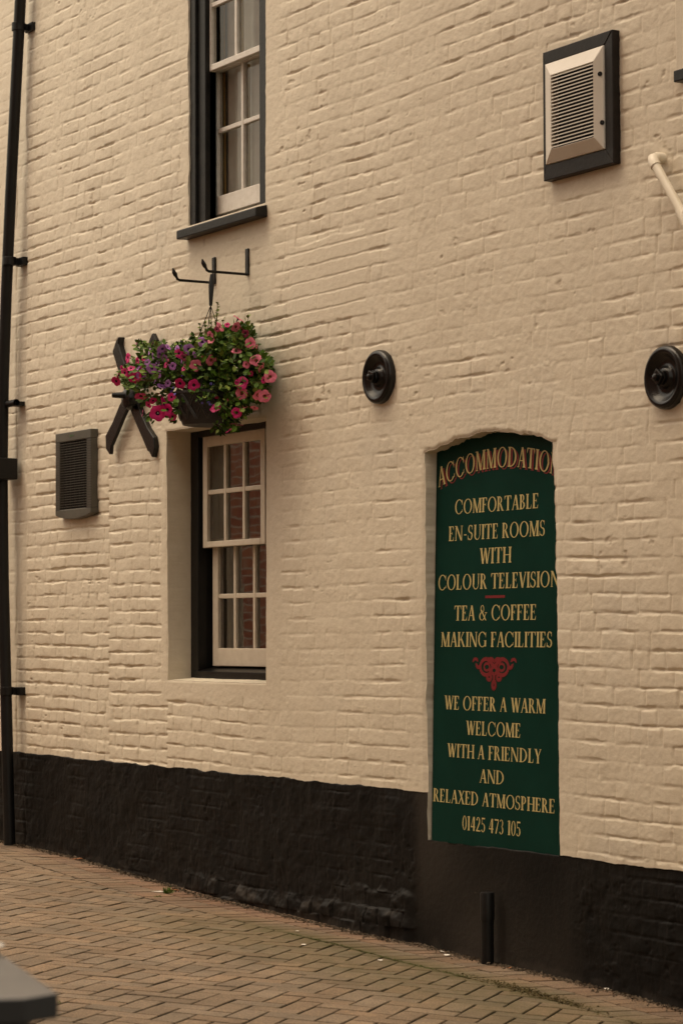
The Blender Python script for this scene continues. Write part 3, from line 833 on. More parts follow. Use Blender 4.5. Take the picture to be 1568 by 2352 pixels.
def glyph(c):
    if c == 'A': return [dg(.03, .335, t_), dg(.55, .30, T_), rect(.14, .56, .31, .355)] + serif(-.03, .15, 0) + serif(.48, .76, 0), .73
    if c == 'B': return stem(.05) + ring(.20, .755, .30, .245, .125, .045, -90, 90, 14) + ring(.20, .275, .36, .275, .135, .045, -90, 90, 14) , .62
    if c == 'C': return ring(.46, .5, .46, .52, .14, .045, 42, 318, 26) + [[(.76, .83), (.83, .62), (.85, .62), (.85, .98), (.82, .98)], [(.78, .17), (.84, .10), (.88, .32), (.855, .32)]], .90
    if c == 'D': return stem(.05) + ring(.22, .5, .60, .5, .15, .045, -90, 90, 18) + [rect(.15, .23, .955, 1), rect(.15, .23, 0, .045)], .86
    if c in 'EFL':
        o = stem(.05)
        if c in 'EF': o += [rect(.15, .50, .955, 1), [(.44, .96), (.52, .74), (.54, .74), (.54, .995), (.50, .995)], rect(.15, .40, .49, .535), [(.385, .40), (.405, .40), (.405, .63), (.385, .63), (.36, .515)]]
        if c in 'EL': o += [rect(.15, .53, 0, .045), [(.46, .04), (.53, .0), (.57, .27), (.55, .27)]]
        return o, (.60 if c != 'F' else .56)
    if c == 'G': return ring(.46, .5, .46, .52, .14, .045, 42, 305, 26) + [rect(.70, .70 + T_, .03, .42), rect(.63, .90, .40, .435), [(.76, .83), (.82, .64), (.84, .64), (.84, .98), (.81, .98)]], .93
    if c == 'H': return stem(.05) + stem(.62) + [rect(.15, .65, .48, .525)], .81
    if c == 'I': return stem(.06), .26
    if c == 'K': return stem(.05) + [dg(.20, .56, t_, .43, 1), dg(.60, .27, T_, 0, .56)] + serif(.46, .72, 1) + serif(.54, .82, 0), .80
    if c == 'M': return [rect(.08, .08 + t_, 0, 1), dg(.42, .06, T_), dg(.44, .76, t_)] + stem(.76) + serif(.0, .20, 0) + serif(-.01, .16, 1), .97
    if c == 'N': return [rect(.09, .09 + t_, 0, 1), dg(.66, .06, T_), rect(.735, .735 + t_, 0, 1)] + serif(.0, .21, 0) + serif(-.02, .16, 1) + serif(.65, .88, 1), .88
    if c in 'O0':
        return (ring(.47, .5, .47, .52, .145, .045, 0, 360, 36), .94) if c == 'O' else (ring(.25, .5, .25, .51, .115, .04, 0, 360, 30), .50)
    if c == 'P': return stem(.05) + ring(.21, .72, .33, .28, .13, .045, -90, 90, 14), .58
    if c == 'R': return stem(.05) + ring(.21, .74, .32, .26, .13, .045, -90, 90, 14) + [dg(.52, .24, T_, 0, .5)] + serif(.50, .73, 0), .71
    if c == 'S':
        return ring(.28, .745, .24, .268, .11, .045, 35, 250, 16, -.0) + ring(.27, .265, .27, .278, .13, .045, -145, 92, 18) + [[(.08, .62), (.17, .54), (.52, .30), (.44, .46)], [(.44, .90), (.47, .68), (.49, .68), (.49, .99), (.465, .99)], [(.0, .32), (.02, .32), (.08, .10), (.035, .01), (.0, .01)]], .56
    if c == 'T': return [rect(.30, .30 + T_, 0, 1), rect(.03, .70, .955, 1), [(.0, .74), (.02, .74), (.10, .96), (.03, .995), (.0, .995)], [(.735, .74), (.715, .74), (.635, .96), (.70, .995), (.735, .995)]] + serif(.20, .53, 0), .74
    if c == 'U': return [rect(.08, .08 + T_, .3, 1), rect(.66, .66 + t_, .3, 1)] + ring(.395, .31, .315, .33, .135, .05, 180, 270, 9) + ring(.395, .31, .315, .33, .05, .05, 270, 360, 9) + serif(.0, .29, 1) + serif(.58, .80, 1), .79
    if c == 'V': return [dg(.30, .04, T_), dg(.36, .64, t_)] + serif(-.03, .26, 1) + serif(.56, .77, 1), .72
    if c == 'W': return [dg(.24, .04, T_), dg(.30, .50, t_), dg(.64, .44, T_), dg(.70, .93, t_)] + serif(-.03, .25, 1) + serif(.86, 1.05, 1), 1.02
    if c == 'X': return [dg(.54, .06, T_ * 1.05), dg(.04, .60, t_)] + serif(-.02, .17, 0) + serif(.48, .76, 0) + serif(-.01, .26, 1) + serif(.54, .74, 1), .74
    if c == 'Y': return [dg(.27, .02, T_, .42, 1), dg(.34, .60, t_, .45, 1), rect(.28, .28 + T_, 0, .47)] + serif(.19, .50, 0) + serif(-.05, .23, 1) + serif(.53, .73, 1), .68
    if c == '&': return ring(.34, .76, .20, .25, .07, .045, 0, 360, 20) + ring(.32, .265, .30, .275, .12, .045, 95, 330, 18) + [dg(.66, .16, .12, 0, .68), [(.52, .14), (.56, .10), (.76, .50), (.72, .50)], rect(.62, .84, .48, .52)], .88
    if c == '-': return [rect(.05, .32, .33, .40)], .38
    if c == '1': return [rect(.10, .10 + T_, 0, 1), [(.0, .90), (.10, .95), (.10, 1), (.0, .95)]] + serif(.02, .32, 0), .34
    if c == '2': return ring(.25, .73, .23, .28, .115, .045, -20, 170, 14) + [[(.0, .0), (.13, .02), (.46, .60), (.36, .66)], rect(.0, .50, 0, .10)], .52
    if c == '3': return ring(.22, .765, .21, .245, .10, .04, -80, 150, 14) + ring(.22, .275, .26, .285, .12, .04, -150, 85, 16), .50
    if c == '4': return [rect(.29, .29 + T_, 0, 1), [(.0, .30), (.05, .30), (.34, .98), (.30, 1.0)], rect(.0, .52, .25, .33)], .54
    if c == '5': return ring(.22, .30, .26, .31, .12, .045, -150, 110, 18) + [rect(.08, .125, .52, 1), rect(.08, .46, .90, 1)], .50
    if c == '7': return [rect(.02, .50, .90, 1), [(.12, .0), (.25, .0), (.50, .92), (.43, .92)]], .50
    return [], .30
def wid(s): return sum(.27 if c == ' ' else glyph(c)[1] for c in s) + .10 * (len(s) - 1)

class Paint:
    def __init__(s): s.b = MB(); s.k = 0
    def poly(s, pts, lift):
        s.k += 1
        d = lift + (s.k % 29) * 0.00004
        s.b.add([(x_, SY + TL * (z_ - SZ) - d, z_) for x_, z_ in pts], [tuple(range(len(pts)))])
def lettering(paint, text, xl, xr, zb, h, lift=0.0006):
    W = wid(text); k = (xr - xl) / W; x_ = xl
    for c in text:
        if c == ' ': x_ += (.27 + .10) * k; continue
        g, w = glyph(c)
        for poly in g: paint.poly([(x_ + px * k, zb + py * h) for px, py in poly], lift)
        x_ += (w + .10) * k
LINES = [('COMFORTABLE', 1045, 1235.5, 1174, 33.5), ('EN-SUITE ROOMS', 1030.6, 1250.8, 1236.5, 34.5), ('WITH', 1101.6, 1173, 1293.5, 36),
         ('COLOUR TELEVISION', 1006.5, 1284, 1351.5, 35.5), ('TEA & COFFEE', 1043, 1230.6, 1424.5, 35), ('MAKING FACILITIES', 1012.5, 1267.6, 1486, 34.6),
         ('WE OFFER A WARM', 1020.6, 1251.6, 1634, 32.5), ('WELCOME', 1070.5, 1194.6, 1691, 32.5), ('WITH A FRIENDLY', 1027.5, 1241.6, 1746, 32),
         ('AND', 1101.5, 1157, 1800, 31.5), ('RELAXED ATMOSPHERE', 994.8, 1273.5, 1854.4, 31.5), ('01425 473 105', 1061.5, 1195, 1913.4, 33)]
pt = Paint()
for text, xl, xr, yb, h in LINES:
    xm = (xl + xr) / 2
    A = S_(xl, yb); Bq = S_(xr, yb); zb = float(S_(xm, yb)[2]); zt = float(S_(xm, yb - h)[2])
    lettering(pt, text, float(A[0]), float(Bq[0]), zb, zt - zb)
# heading set round an arc, with a red drop shade
p1, p2, p3 = [S_(*q) for q in ((1008.4, 1119.5), (1134.8, 1074.5), (1264.3, 1087.0))]
(ax_, az_), (bx_, bz_), (cx_, cz_) = [(float(q[0]), float(q[2])) for q in (p1, p2, p3)]
dd = 2 * (ax_ * (bz_ - cz_) + bx_ * (cz_ - az_) + cx_ * (az_ - bz_))
ox = ((ax_**2 + az_**2) * (bz_ - cz_) + (bx_**2 + bz_**2) * (cz_ - az_) + (cx_**2 + cz_**2) * (az_ - bz_)) / dd
oz = ((ax_**2 + az_**2) * (cx_ - bx_) + (bx_**2 + bz_**2) * (ax_ - cx_) + (cx_**2 + cz_**2) * (bx_ - ax_)) / dd
Rr = math.hypot(ax_ - ox, az_ - oz)
hh = float(S_(1134, 1074.5 - 45)[2]) - bz_
th0 = math.atan2(ax_ - ox, az_ - oz); 
sh = Paint()
head = 'ACCOMMODATION'
xe = float(S_(1283, 1098)[0]); th1 = math.atan2(xe - ox, (az_ - oz))
th1 = math.asin(min(.999, (xe - ox) / Rr))
kk = Rr * (th1 - th0) / wid(head)
for paint, dx_, dz_, lift in ((sh, 0.014, -0.010, 0.0004), (pt, 0, 0, 0.0026)):
    pos = 0
    for c in head:
        g, w = glyph(c)
        tc_ = th0 + (pos + w / 2) * kk / Rr
        for poly in g:
            q = []
            for px, py in poly:
                lx = (px - w / 2) * kk; lz = py * hh
                q.append((ox + Rr * math.sin(tc_) + lx * math.cos(tc_) + lz * math.sin(tc_) * .55 + dx_, oz + Rr * math.cos(tc_) - lx * math.sin(tc_) + lz * 1.0 + dz_))
            paint.poly(q, lift)
        pos += w + .10
pt.b.build('lettering', M['gold'], sign)
sh.b.build('lettering_shade', M['red'], sign)
# red rule and scrollwork
rp = Paint()
A = S_(1114, 1371); Bq = S_(1159, 1371)
rp.poly([(float(A[0]), float(A[2]) - .006), (float(Bq[0]), float(A[2]) - .006), (float(Bq[0]), float(A[2]) + .006), (float(A[0]), float(A[2]) + .006)], .0006)
rp.b.build('rule', M['red'], sign)
sp_ = Paint()
oc = S_(1135, 1513); ow = float(S_(1186, 1545)[0] - S_(1084, 1545)[0]) / 2; oh = float(S_(1135, 1513)[2] - S_(1135, 1581.5)[2])
def curve(pts, w):
    for i in range(len(pts) - 1):
        (x0, z0), (x1, z1) = pts[i], pts[i + 1]
        dx_, dz_ = x1 - x0, z1 - z0; L = math.hypot(dx_, dz_) or 1e-6
        nx_, nz_ = -dz_ / L * w / 2, dx_ / L * w / 2
        sp_.poly([(x0 + nx_, z0 + nz_), (x1 + nx_, z1 + nz_), (x1 - nx_, z1 - nz_), (x0 - nx_, z0 - nz_)], .0006)
def oc_(cx, cz, rx, rz, a0=0, a1=360, n=22, w=.018):
    for s2 in (1, -1):
        curve([(float(oc[0]) + s2 * ow * (cx + rx * math.cos(math.radians(a0 + (a1 - a0) * k / n))), float(oc[2]) + oh * (cz + rz * math.sin(math.radians(a0 + (a1 - a0) * k / n)))) for k in range(n + 1)], w)
oc_(.36, -.28, .27, .27); oc_(.33, -.28, .13, .12, w=.012); oc_(.22, -.62, .10, .09); oc_(.72, -.20, .09, .10, 170, 380, 14); oc_(.86, -.09, .10, .08, -20, 190, 12, .014)
oc_(.0, -.88, .07, .13); oc_(.16, -.10, .14, .09, 0, 200, 12)
for s2 in (1, -1):
    curve([(float(oc[0]) + s2 * ow * a, float(oc[2]) + oh * c) for a, c in ((.30, -.04), (.12, -.16), (-.06, -.30), (-.20, -.42))], .016)
    curve([(float(oc[0]) + s2 * ow * a, float(oc[2]) + oh * c) for a, c in ((.24, -.42), (.10, -.33), (-.06, -.20), (-.18, -.06))], .014)
    curve([(float(oc[0]) + s2 * ow * a, float(oc[2]) + oh * c) for a, c in ((.14, -.44), (.02, -.52), (.0, -.60), (.0, -.76))], .016)
sp_.b.build('scroll_ornament', M['red'], sign)

# ------------------------------------------------------------------ round anchor plates
def anchor_plate(px, py, label, rot):
    c = P(px, py, -0.012)
    o = empty('anchor_plate', (c[0], 0, c[2])); tag(o, label, 'wall anchor', 'round iron anchor plates on the pub wall')
    c0 = (float(c[0]), 0.012, float(c[2])); ax = (0, -1, 0)
    b = MB(); b.lathe(c0, ax, [(.132, 0.0), (.132, .030), (.128, .040), (.118, .047), (.108, .047), (.098, .040), (.086, .026), (.070, .018), (.052, .018), (.044, .024), (.040, .036), (.034, .041), (.0005, .041)], 56)
    b.build('plate', M['iron'], o, smooth=True)
    b = MB(); b.lathe((c0[0], c0[1] - .041, c0[2]), ax, [(.034, 0), (.034, .016), (.0005, .016)], 6)
    n_ = b.build('nut', M['iron'], o, bevel=.003)
    b = MB(); b.box(c0[0] - .026, c0[0] + .026, c0[1] - .073, c0[1] - .057, c0[2] - .026, c0[2] + .026)
    me = b.mesh('washer'); me.transform(Matrix.Translation((c0[0], 0, c0[2])) @ Matrix.Rotation(rot, 4, 'Y') @ Matrix.Translation((-c0[0], 0, -c0[2])))
    link('washer', me, M['iron'], o, bevel=.004)
    b = MB(); b.lathe((c0[0] + .002, c0[1] - .073, c0[2] - .002), ax, [(.015, 0), (.015, .012), (.010, .016), (.0005, .016)], 14)
    b.build('bolt', M['iron'], o, smooth=True)
anchor_plate(869, 866, 'round black iron anchor plate on the wall between the hanging basket and the sign', .3)
anchor_plate(1528, 867, 'round black iron anchor plate partly hidden by the cream downpipe', .7)

# ------------------------------------------------------------------ cross shaped wall anchor
def zp(zx, zy, off=-.03): return P((380 + zx / 4.522) / 1.59439, (1180 + zy / 4.522) / 1.59439, off)
xc_ = zp(450, 1280)
xa = empty('wall_anchor', (float(xc_[0]), 0, float(xc_[2])))
tag(xa, 'black iron cross shaped wall anchor behind the left side of the flower basket', 'wall anchor')
def bar(cl, y0, y1):
    """centre line of (zoom x, zoom y, half width in m)"""
    pts = [(zp(a, c_), w) for a, c_, w in cl]
    L = []; Rt = []
    for i, (q, w) in enumerate(pts):
        d = pts[min(i + 1, len(pts) - 1)][0] - pts[max(i - 1, 0)][0]
        dx_, dz_ = d[0], d[2]; l = math.hypot(dx_, dz_)
        L.append((float(q[0] - dz_ / l * w), float(q[2] + dx_ / l * w))); Rt.append((float(q[0] + dz_ / l * w), float(q[2] - dx_ / l * w)))
    b = MB()
    for i in range(len(pts) - 1):
        pass
    n = len(pts)
    v = [(x_, y0, z_) for x_, z_ in L] + [(x_, y0, z_) for x_, z_ in Rt] + [(x_, y1, z_) for x_, z_ in L] + [(x_, y1, z_) for x_, z_ in Rt]
    f = []
    for i in range(n - 1):
        f += [(i, i + 1, n + i + 1, n + i), (2 * n + i, 3 * n + i, 3 * n + i + 1, 2 * n + i + 1), (i, 2 * n + i, 2 * n + i + 1, i + 1), (n + i, n + i + 1, 3 * n + i + 1, 3 * n + i)]
    f += [(0, n, 3 * n, 2 * n), (n - 1, 3 * n - 1, 4 * n - 1, 2 * n - 1)]
    b.add(v, f)
    return b
bar([(262, 250, .006), (235, 340, .020), (212, 450, .046), (270, 640, .043), (355, 900, .043), (450, 1250, .043), (560, 1530, .043), (690, 1830, .043), (790, 2020, .054), (810, 2110, .038), (815, 2235, .005)], -.036, .02).build('bar', M['iron'], xa, bevel=.005)
bar([(880, 190, .006), (885, 300, .045), (870, 420, .052), (760, 650, .043), (620, 950, .043), (470, 1250, .043), (360, 1480, .043), (250, 1750, .043), (150, 1960, .050), (150, 2070, .035), (175, 2185, .005)], -.058, -.0362).build('bar', M['iron'], xa, bevel=.005)
b = MB(); c = zp(450, 1270, -.06); b.lathe((float(c[0]), -.05, float(c[2])), (0, -1, 0), [(.062, 0), (.066, .02), (.055, .045), (.03, .055), (.0005, .057)], 22)
b.build('boss', M['iron'], xa, smooth=True)
b = MB(); e = P((380 + 350 / 4.522) / 1.59439, (1180 + 1215 / 4.522) / 1.59439, -.08); 
b.tube([(float(c[0]), -.09, float(c[2]) + .02), (float(c[0]) - .02, -.135, float(c[2]) + .02), (float(c[0]) - .03, -.165, float(c[2]) + .02)], [.02, .017, .014], 12)
b.build('bolt', M['iron'], xa, smooth=True)

# ------------------------------------------------------------------ left black vent
def v4(zx, zy, off=-.05): return P((180 + zx / 6.19) / 1.59439, (1540 + zy / 6.19) / 1.59439, off)
VY = -.043
vx0 = float(v4(150, 1200, VY)[0]); vx1 = float(v4(952, 1200, VY)[0])
vzt = float(v4(150, 312, VY)[2]); vzb = float(v4(150, 2160, VY)[2])
vent = empty('wall_vent', (vx0, 0, vzb)); tag(vent, 'grey brown slatted vent cover on the wall beside the drainpipe', 'vent')
gx0 = float(v4(243, 1200, VY)[0]); gx1 = float(v4(850, 1200, VY)[0]); gzt = float(v4(243, 500, VY)[2]); gzb = float(v4(240, 2035, VY)[2])
b = MB()
b.box(vx0, gx0, VY, .012, gzb, gzt); b.box(gx1, vx1, VY, .012, gzb, gzt); b.box(vx0, vx1, VY - .0015, .012, gzt, vzt)
arc = [(vx0, gzb)] + [(vx0 + (vx1 - vx0) * k / 14, vzb - .030 * math.sin(math.pi * min(1, max(0, k / 14))) ** .8) for k in range(15)] + [(vx1, gzb)]
b.prism(arc, VY - .0015, .012)
b.build('casing', M['ventgrey'], vent, bevel=.004)
b = MB(); b.add([(gx0, -.012, gzb), (gx1, -.012, gzb), (gx1, -.012, gzt), (gx0, -.012, gzt)], [(0, 1, 2, 3)]); b.build('backing', M['dark'], vent)
b = MB(); N = 27
for k in range(N + 1):
    z_ = gzt - (gzt - gzb) * (k) / N
    b.box(gx0 - .004, gx1 + .004, VY + .001, VY + .007, z_ - .0015, z_ + .0015)
    for (a, c_) in ((vx0 - .0015, gx0 - .003), (gx1 + .003, vx1 + .001)):
        b.box(a, c_, VY - .0022, VY + .004, z_ - .0013, z_ + .0013, 1)
b.build('louvre', [M['ventgrey'], M['tabledark']], vent)
b = MB()
for k in range(1, 6):
    x_ = gx0 + (gx1 - gx0) * k / 6 - .004; b.box(x_ - .002, x_ + .002, VY + .016, VY + .022, gzb, gzt)
b.build('grille_bars', mat('dark_vent_bars', (.028, .025, .022), .6), vent)
b = MB(); c = v4(525, 342, VY - .002); r_ = random.Random(3)
mk = mat('pale_green_mark', (.10, .17, .09), .6)
for a, w, h_ in ((-.032, .006, .016), (-.020, .005, .010), (-.011, .004, .010), (-.002, .005, .010), (.008, .005, .009), (.018, .005, .010)):
    b.box(float(c[0]) + a, float(c[0]) + a + w, VY - .0032, VY - .001, float(c[2]) - h_ / 2, float(c[2]) + h_ / 2)
b.build('mark', mk, vent)

# ------------------------------------------------------------------ extractor vent, upper right
def v5(zx, zy, off=-.02): return P((1950 + zx / 3.92) / 1.59439, (80 + zy / 3.92) / 1.59439, off)
EY = -.036
def XZ(p): return (float(p[0]), float(p[2]))
O4 = [XZ(v5(*q, EY)) for q in ((178, 2275), (1150, 2035), (1135, 112), (102, 450))]
xo0 = (O4[0][0] + O4[3][0]) / 2; xo1 = (O4[1][0] + O4[2][0]) / 2; zo0 = (O4[0][1] + O4[1][1]) / 2; zo1 = (O4[2][1] + O4[3][1]) / 2
I4 = [XZ(v5(*q, EY + .006)) for q in ((235, 2050), (1060, 1830), (1025, 340), (172, 620))]
xi0 = (I4[0][0] + I4[3][0]) / 2; xi1 = (I4[1][0] + I4[2][0]) / 2; zi0 = (I4[0][1] + I4[1][1]) / 2; zi1 = (I4[2][1] + I4[3][1]) / 2
ev_ = empty('extractor_vent', (xo0, 0, zo0)); tag(ev_, 'cream louvred extractor vent in a square dark timber frame high on the wall', 'vent')
b = MB()
oo = [(xo0, zo0), (xo1, zo0), (xo1, zo1), (xo0, zo1)]; in_ = [(xi0, zi0), (xi1, zi0), (xi1, zi1), (xi0, zi1)]
for k in range(4):
    j = (k + 1) % 4
    b.prism([oo[k], oo[j], in_[j], in_[k]], EY + (.0012 if k % 2 else 0), .012)
b.build('timber_frame', M['brown'], ev_, bevel=.004)
CY = EY - .036
L4 = [XZ(v5(*q, CY)) for q in ((275, 1820), (880, 1650), (840, 570), (235, 780))]
xl0 = (L4[0][0] + L4[3][0]) / 2; xl1 = (L4[1][0] + L4[2][0]) / 2; zl0 = (L4[0][1] + L4[1][1]) / 2; zl1 = (L4[2][1] + L4[3][1]) / 2
b = MB()
o_ = [(xi0 + .001, EY - .004, zi0 + .001), (xi1 - .001, EY - .004, zi0 + .001), (xi1 - .001, EY - .004, zi1 - .001), (xi0 + .001, EY - .004, zi1 - .001)]
bk = [(x_, 0.01, z_) for x_, _, z_ in o_]
i_ = [(xl0, CY, zl0), (xl1, CY, zl0), (xl1, CY, zl1), (xl0, CY, zl1)]
ii = [(x_, CY + .045, z_) for x_, _, z_ in i_]
v = bk + o_ + i_ + ii; f = []
for lay in (0, 4, 8):
    for k in range(4): f.append((lay + k, lay + (k + 1) % 4, lay + 4 + (k + 1) % 4, lay + 4 + k))
b.add(v, f); b.build('cowl', M['cowl'], ev_, bevel=.003)
b = MB(); b.add([(xl0, CY + .04, zl0), (xl1, CY + .04, zl0), (xl1, CY + .04, zl1), (xl0, CY + .04, zl1)], [(0, 1, 2, 3)]); b.build('backing', M['dark'], ev_)
b = MB(); N = 21
for k in range(N):
    z_ = zl0 + (zl1 - zl0) * (k + .5) / N; h_ = (zl1 - zl0) / N
    b.add([(xl0 + .002, CY + .001, z_ - h_ * .22), (xl1 - .002, CY + .001, z_ - h_ * .22), (xl1 - .002, CY + .001, z_ + h_ * .10), (xl0 + .002, CY + .001, z_ + h_ * .10),
           (xl0 + .002, CY + .022, z_ + h_ * .25), (xl1 - .002, CY + .022, z_ + h_ * .25), (xl1 - .002, CY + .022, z_ + h_ * .42), (xl0 + .002, CY + .022, z_ + h_ * .42)],
          [(0, 1, 2, 3), (3, 2, 6, 7), (0, 4, 5, 1), (4, 7, 6, 5), (0, 3, 7, 4), (1, 5, 6, 2)])
b.build('louvre', M['cowl'], ev_)
for zy in (745, 1442):
    q = v5(947 + (zy - 745) * .024, zy, EY - .02); t = (float(q[0]) - xi1) / (xl1 - xi1); yy = (EY - .004) + (CY - EY + .004) * t
    b = MB(); b.lathe((float(q[0]), yy - .0008, float(q[2])), (.6, -.8, 0), [(.0105, -.001), (.0105, .001), (.0005, .001)], 14); b.build('screw_hole', M['dark'], ev_)

# ------------------------------------------------------------------ drainpipe on the left
dp = empty('drainpipe', tuple(P(23, 1941, -.07))); tag(dp, 'black drainpipe running the full height of the wall at the left edge', 'drainpipe')
pr = 0.036; PO = -.075
def pp(px, py, off=PO): return tuple(P(px, py, off))
top = P(47.6, 0, PO); nxt = P(37, 208, PO); up_ = top + (top - nxt) * 1.2
b = MB(); b.tube([tuple(up_), tuple(top), pp(37, 208), pp(25.5, 439), pp(15, 680), pp(8.5, 878), pp(6.0, 1060)], pr, 18); b.build('upper_pipe', M['pipe'], dp, smooth=True)
b = MB(); b.tube([pp(5.5, 1090), pp(8, 1330), pp(14, 1568), pp(23, 1941)], pr * 1.02, 18); b.build('lower_pipe', M['pipe'], dp, smooth=True)
b = MB(); q = P(20, 1077, PO); zt_ = Z(20, 1052, PO); zb_ = Z(20, 1101, PO)
x0_ = X(6, 1077, PO)
b.box(x0_ - .10, x0_ + .105, -.165, -.012, zb_, zt_); b.build('hopper', M['pipe'], dp, bevel=.008)
for (cx__, cy__) in ((40.5, 62), (19.5, 600), (13.5, 1587)):
    q = P(cx__ + 3, cy__, PO); b = MB()
    b.lathe((float(q[0]), float(q[1]), float(q[2]) - .026), (0, 0, 1), [(pr + .001, 0), (pr + .008, .0), (pr + .008, .052), (pr + .001, .052)], 20)
    b.box(float(q[0]) - .02, float(q[0]) + .02, PO + pr, .03, float(q[2]) - .022, float(q[2]) + .022)
    b.box(float(q[0]) - .03, float(q[0]) + .085, -.020, .035, float(q[2]) - .028, float(q[2]) + .024)
    b.build('bracket', M['pipe'], dp, bevel=.003)
b = MB(); q = P(30, 926, -.06); b.tube([(float(q[0]) - .08, -.06, float(q[2])), (float(q[0]) + .06, -.06, float(q[2]))], .022, 14, caps=False)
b.box(float(q[0]) - .08, float(q[0]) + .02, -.055, .03, float(q[2]) - .015, float(q[2]) + .012)
b.build('bracket', M['pipe'], dp, smooth=True)

# ------------------------------------------------------------------ cream waste pipe, right edge
wp = empty('waste_pipe', tuple(P(1562, 1150, -.06))); tag(wp, 'cream plastic waste pipe sloping into a downpipe at the right edge', 'pipe')
h0 = np.array(P(1520, 362, 0)); k0 = h0 + np.array([0, -.062, 0]); k1 = P(1566, 492, -.062)
k0 = np.array(P(1493.5, 361, -.062)); h0 = k0 + np.array([0, .085, 0])
d_ = (k1 - k0) / np.linalg.norm(k1 - k0)
b = MB(); b.tube([tuple(h0), tuple(k0 + [0, .03, 0]), tuple(k0 + [0, .008, 0] + d_ * .010), tuple(k0 + d_ * .03), tuple(k0 + d_ * .055)], .0235, 20); b.build('elbow', M['creampipe'], wp, smooth=True)
b = MB(); b.tube([tuple(k0 + d_ * .04), tuple(k1)], .0195, 20); b.build('pipe', M['creampipe'], wp, smooth=True)
zt_ = Z(1562, 496, -.06)
def vxz(z_): return float(np.interp(z_, [0.4, 2.2, 2.75, 3.35], [X(1573, 1500, -.118) , X(1568, 1150, -.118), X(1562.5, 930, -.118), X(1556, 500, -.118)])) + .052
b = MB(); b.tube([tuple(k1 - d_ * .02), tuple(k1 + d_ * .05), (vxz(zt_), -.066, float(k1[2]) - .13)], [.024, .026, .026], 18); b.build('elbow', M['creampipe'], wp, smooth=True)
b = MB(); b.tube([(vxz(zt_), -.066, zt_ - .02), (vxz(2.75), -.066, 2.75), (vxz(2.2), -.066, 2.2), (vxz(.4), -.066, .4), (vxz(.4), -.066, -.06)], .052, 24); b.build('downpipe', M['creampipe'], wp, smooth=True)
vx = vxz(zt_)
b = MB(); b.lathe((vx, -.066, zt_ - .055), (0, 0, 1), [(.052, 0), (.0575, 0), (.0575, .06), (.030, .066)], 24); b.build('collar', M['creampipe'], wp, smooth=True)
vx = vxz(2.78)
zc = Z(1556, 832, -.07); b = MB(); b.lathe((vx, -.066, zc - .012), (0, 0, 1), [(.0525, 0), (.058, 0), (.058, .024), (.0525, .024)], 24)
b.box(vx - .075, vx + .07, -.02, .01, zc - .014, zc + .014); b.build('bracket', M['creampipe'], wp, smooth=True)

# ------------------------------------------------------------------ pipe stub at the foot of the wall
q0 = P(1118, 2049, -.05); q1 = P(1119, 2206, -.05)
st = empty('pipe_stub', tuple(q1)); tag(st, 'short black pipe standing against the plinth below the sign', 'pipe')
b = MB(); b.tube([(float(q0[0]), -.05, float(zg(q0[0], -.05)) - .02), (float(q0[0]), -.05, float(q0[2]) - .12)], .0290, 18); b.build('pipe', M['pipe'], st, smooth=True)
b = MB(); b.lathe((float(q0[0]), -.05, float(q0[2]) - .125), (0, 0, 1), [(.029, 0), (.0325, .0), (.0325, .118), (.030, .124), (.0005, .126)], 20); b.build('cap', M['pipe'], st, smooth=True)

# ------------------------------------------------------------------ basket brackets
def bz(zx, zy, off=0.0): return P((600 + zx / 3.92) / 1.59439, (880 + zy / 3.92) / 1.59439, off)
def bracket(label, xz0, xz1, arm_y, reach, tip):
    t0 = bz(*xz0, -.008); t1 = bz(*xz1, -.008); x_ = float(t0[0] + t1[0]) / 2
    o = empty('basket_bracket', (x_, 0, float(t1[2]))); tag(o, label, 'bracket', 'iron basket brackets below the upper window')
    b = MB(); b.box(x_ - .016, x_ + .016, -.014, .012, float(t1[2]), float(t0[2])); b.build('wall_bar', M['iron'], o, bevel=.003)
    za = float(bz(xz1[0], arm_y, -.01)[2]); b = MB()
    pts = [(x_, -.012, za), (x_ - .002, -.06, za + .001), (x_ - .005, -reach, za + .002), (x_ - .006, -reach - .012, za + .008), (x_ - .006, -reach - .018, za + .020)]
    b.tube(pts, [.0075] * 5, 10); b.build('arm', M['iron'], o, smooth=True)
    b = MB(); pts = [(x_ - .006, -reach - .016, za + .016), (x_ - .006, -reach - .024, za + .030), (x_ - .006, -reach - .034, za + .046), (x_ - .006, -reach - .040, za + .066)]
    b.tube(pts, [.006, .012, .011, .003], 10); b.build('leaf_tip', M['iron'], o, smooth=True)
    return (x_ - .006, -reach - .008, za)
h1 = bracket('iron hanging bracket with an empty arm, left of the pair below the upper window', (718, 245), (720, 630), 610, .215, 0)
h2 = bracket('iron hanging bracket carrying the flower basket, right of the pair below the upper window', (1195, 120), (1200, 505), 488, .235, 0)

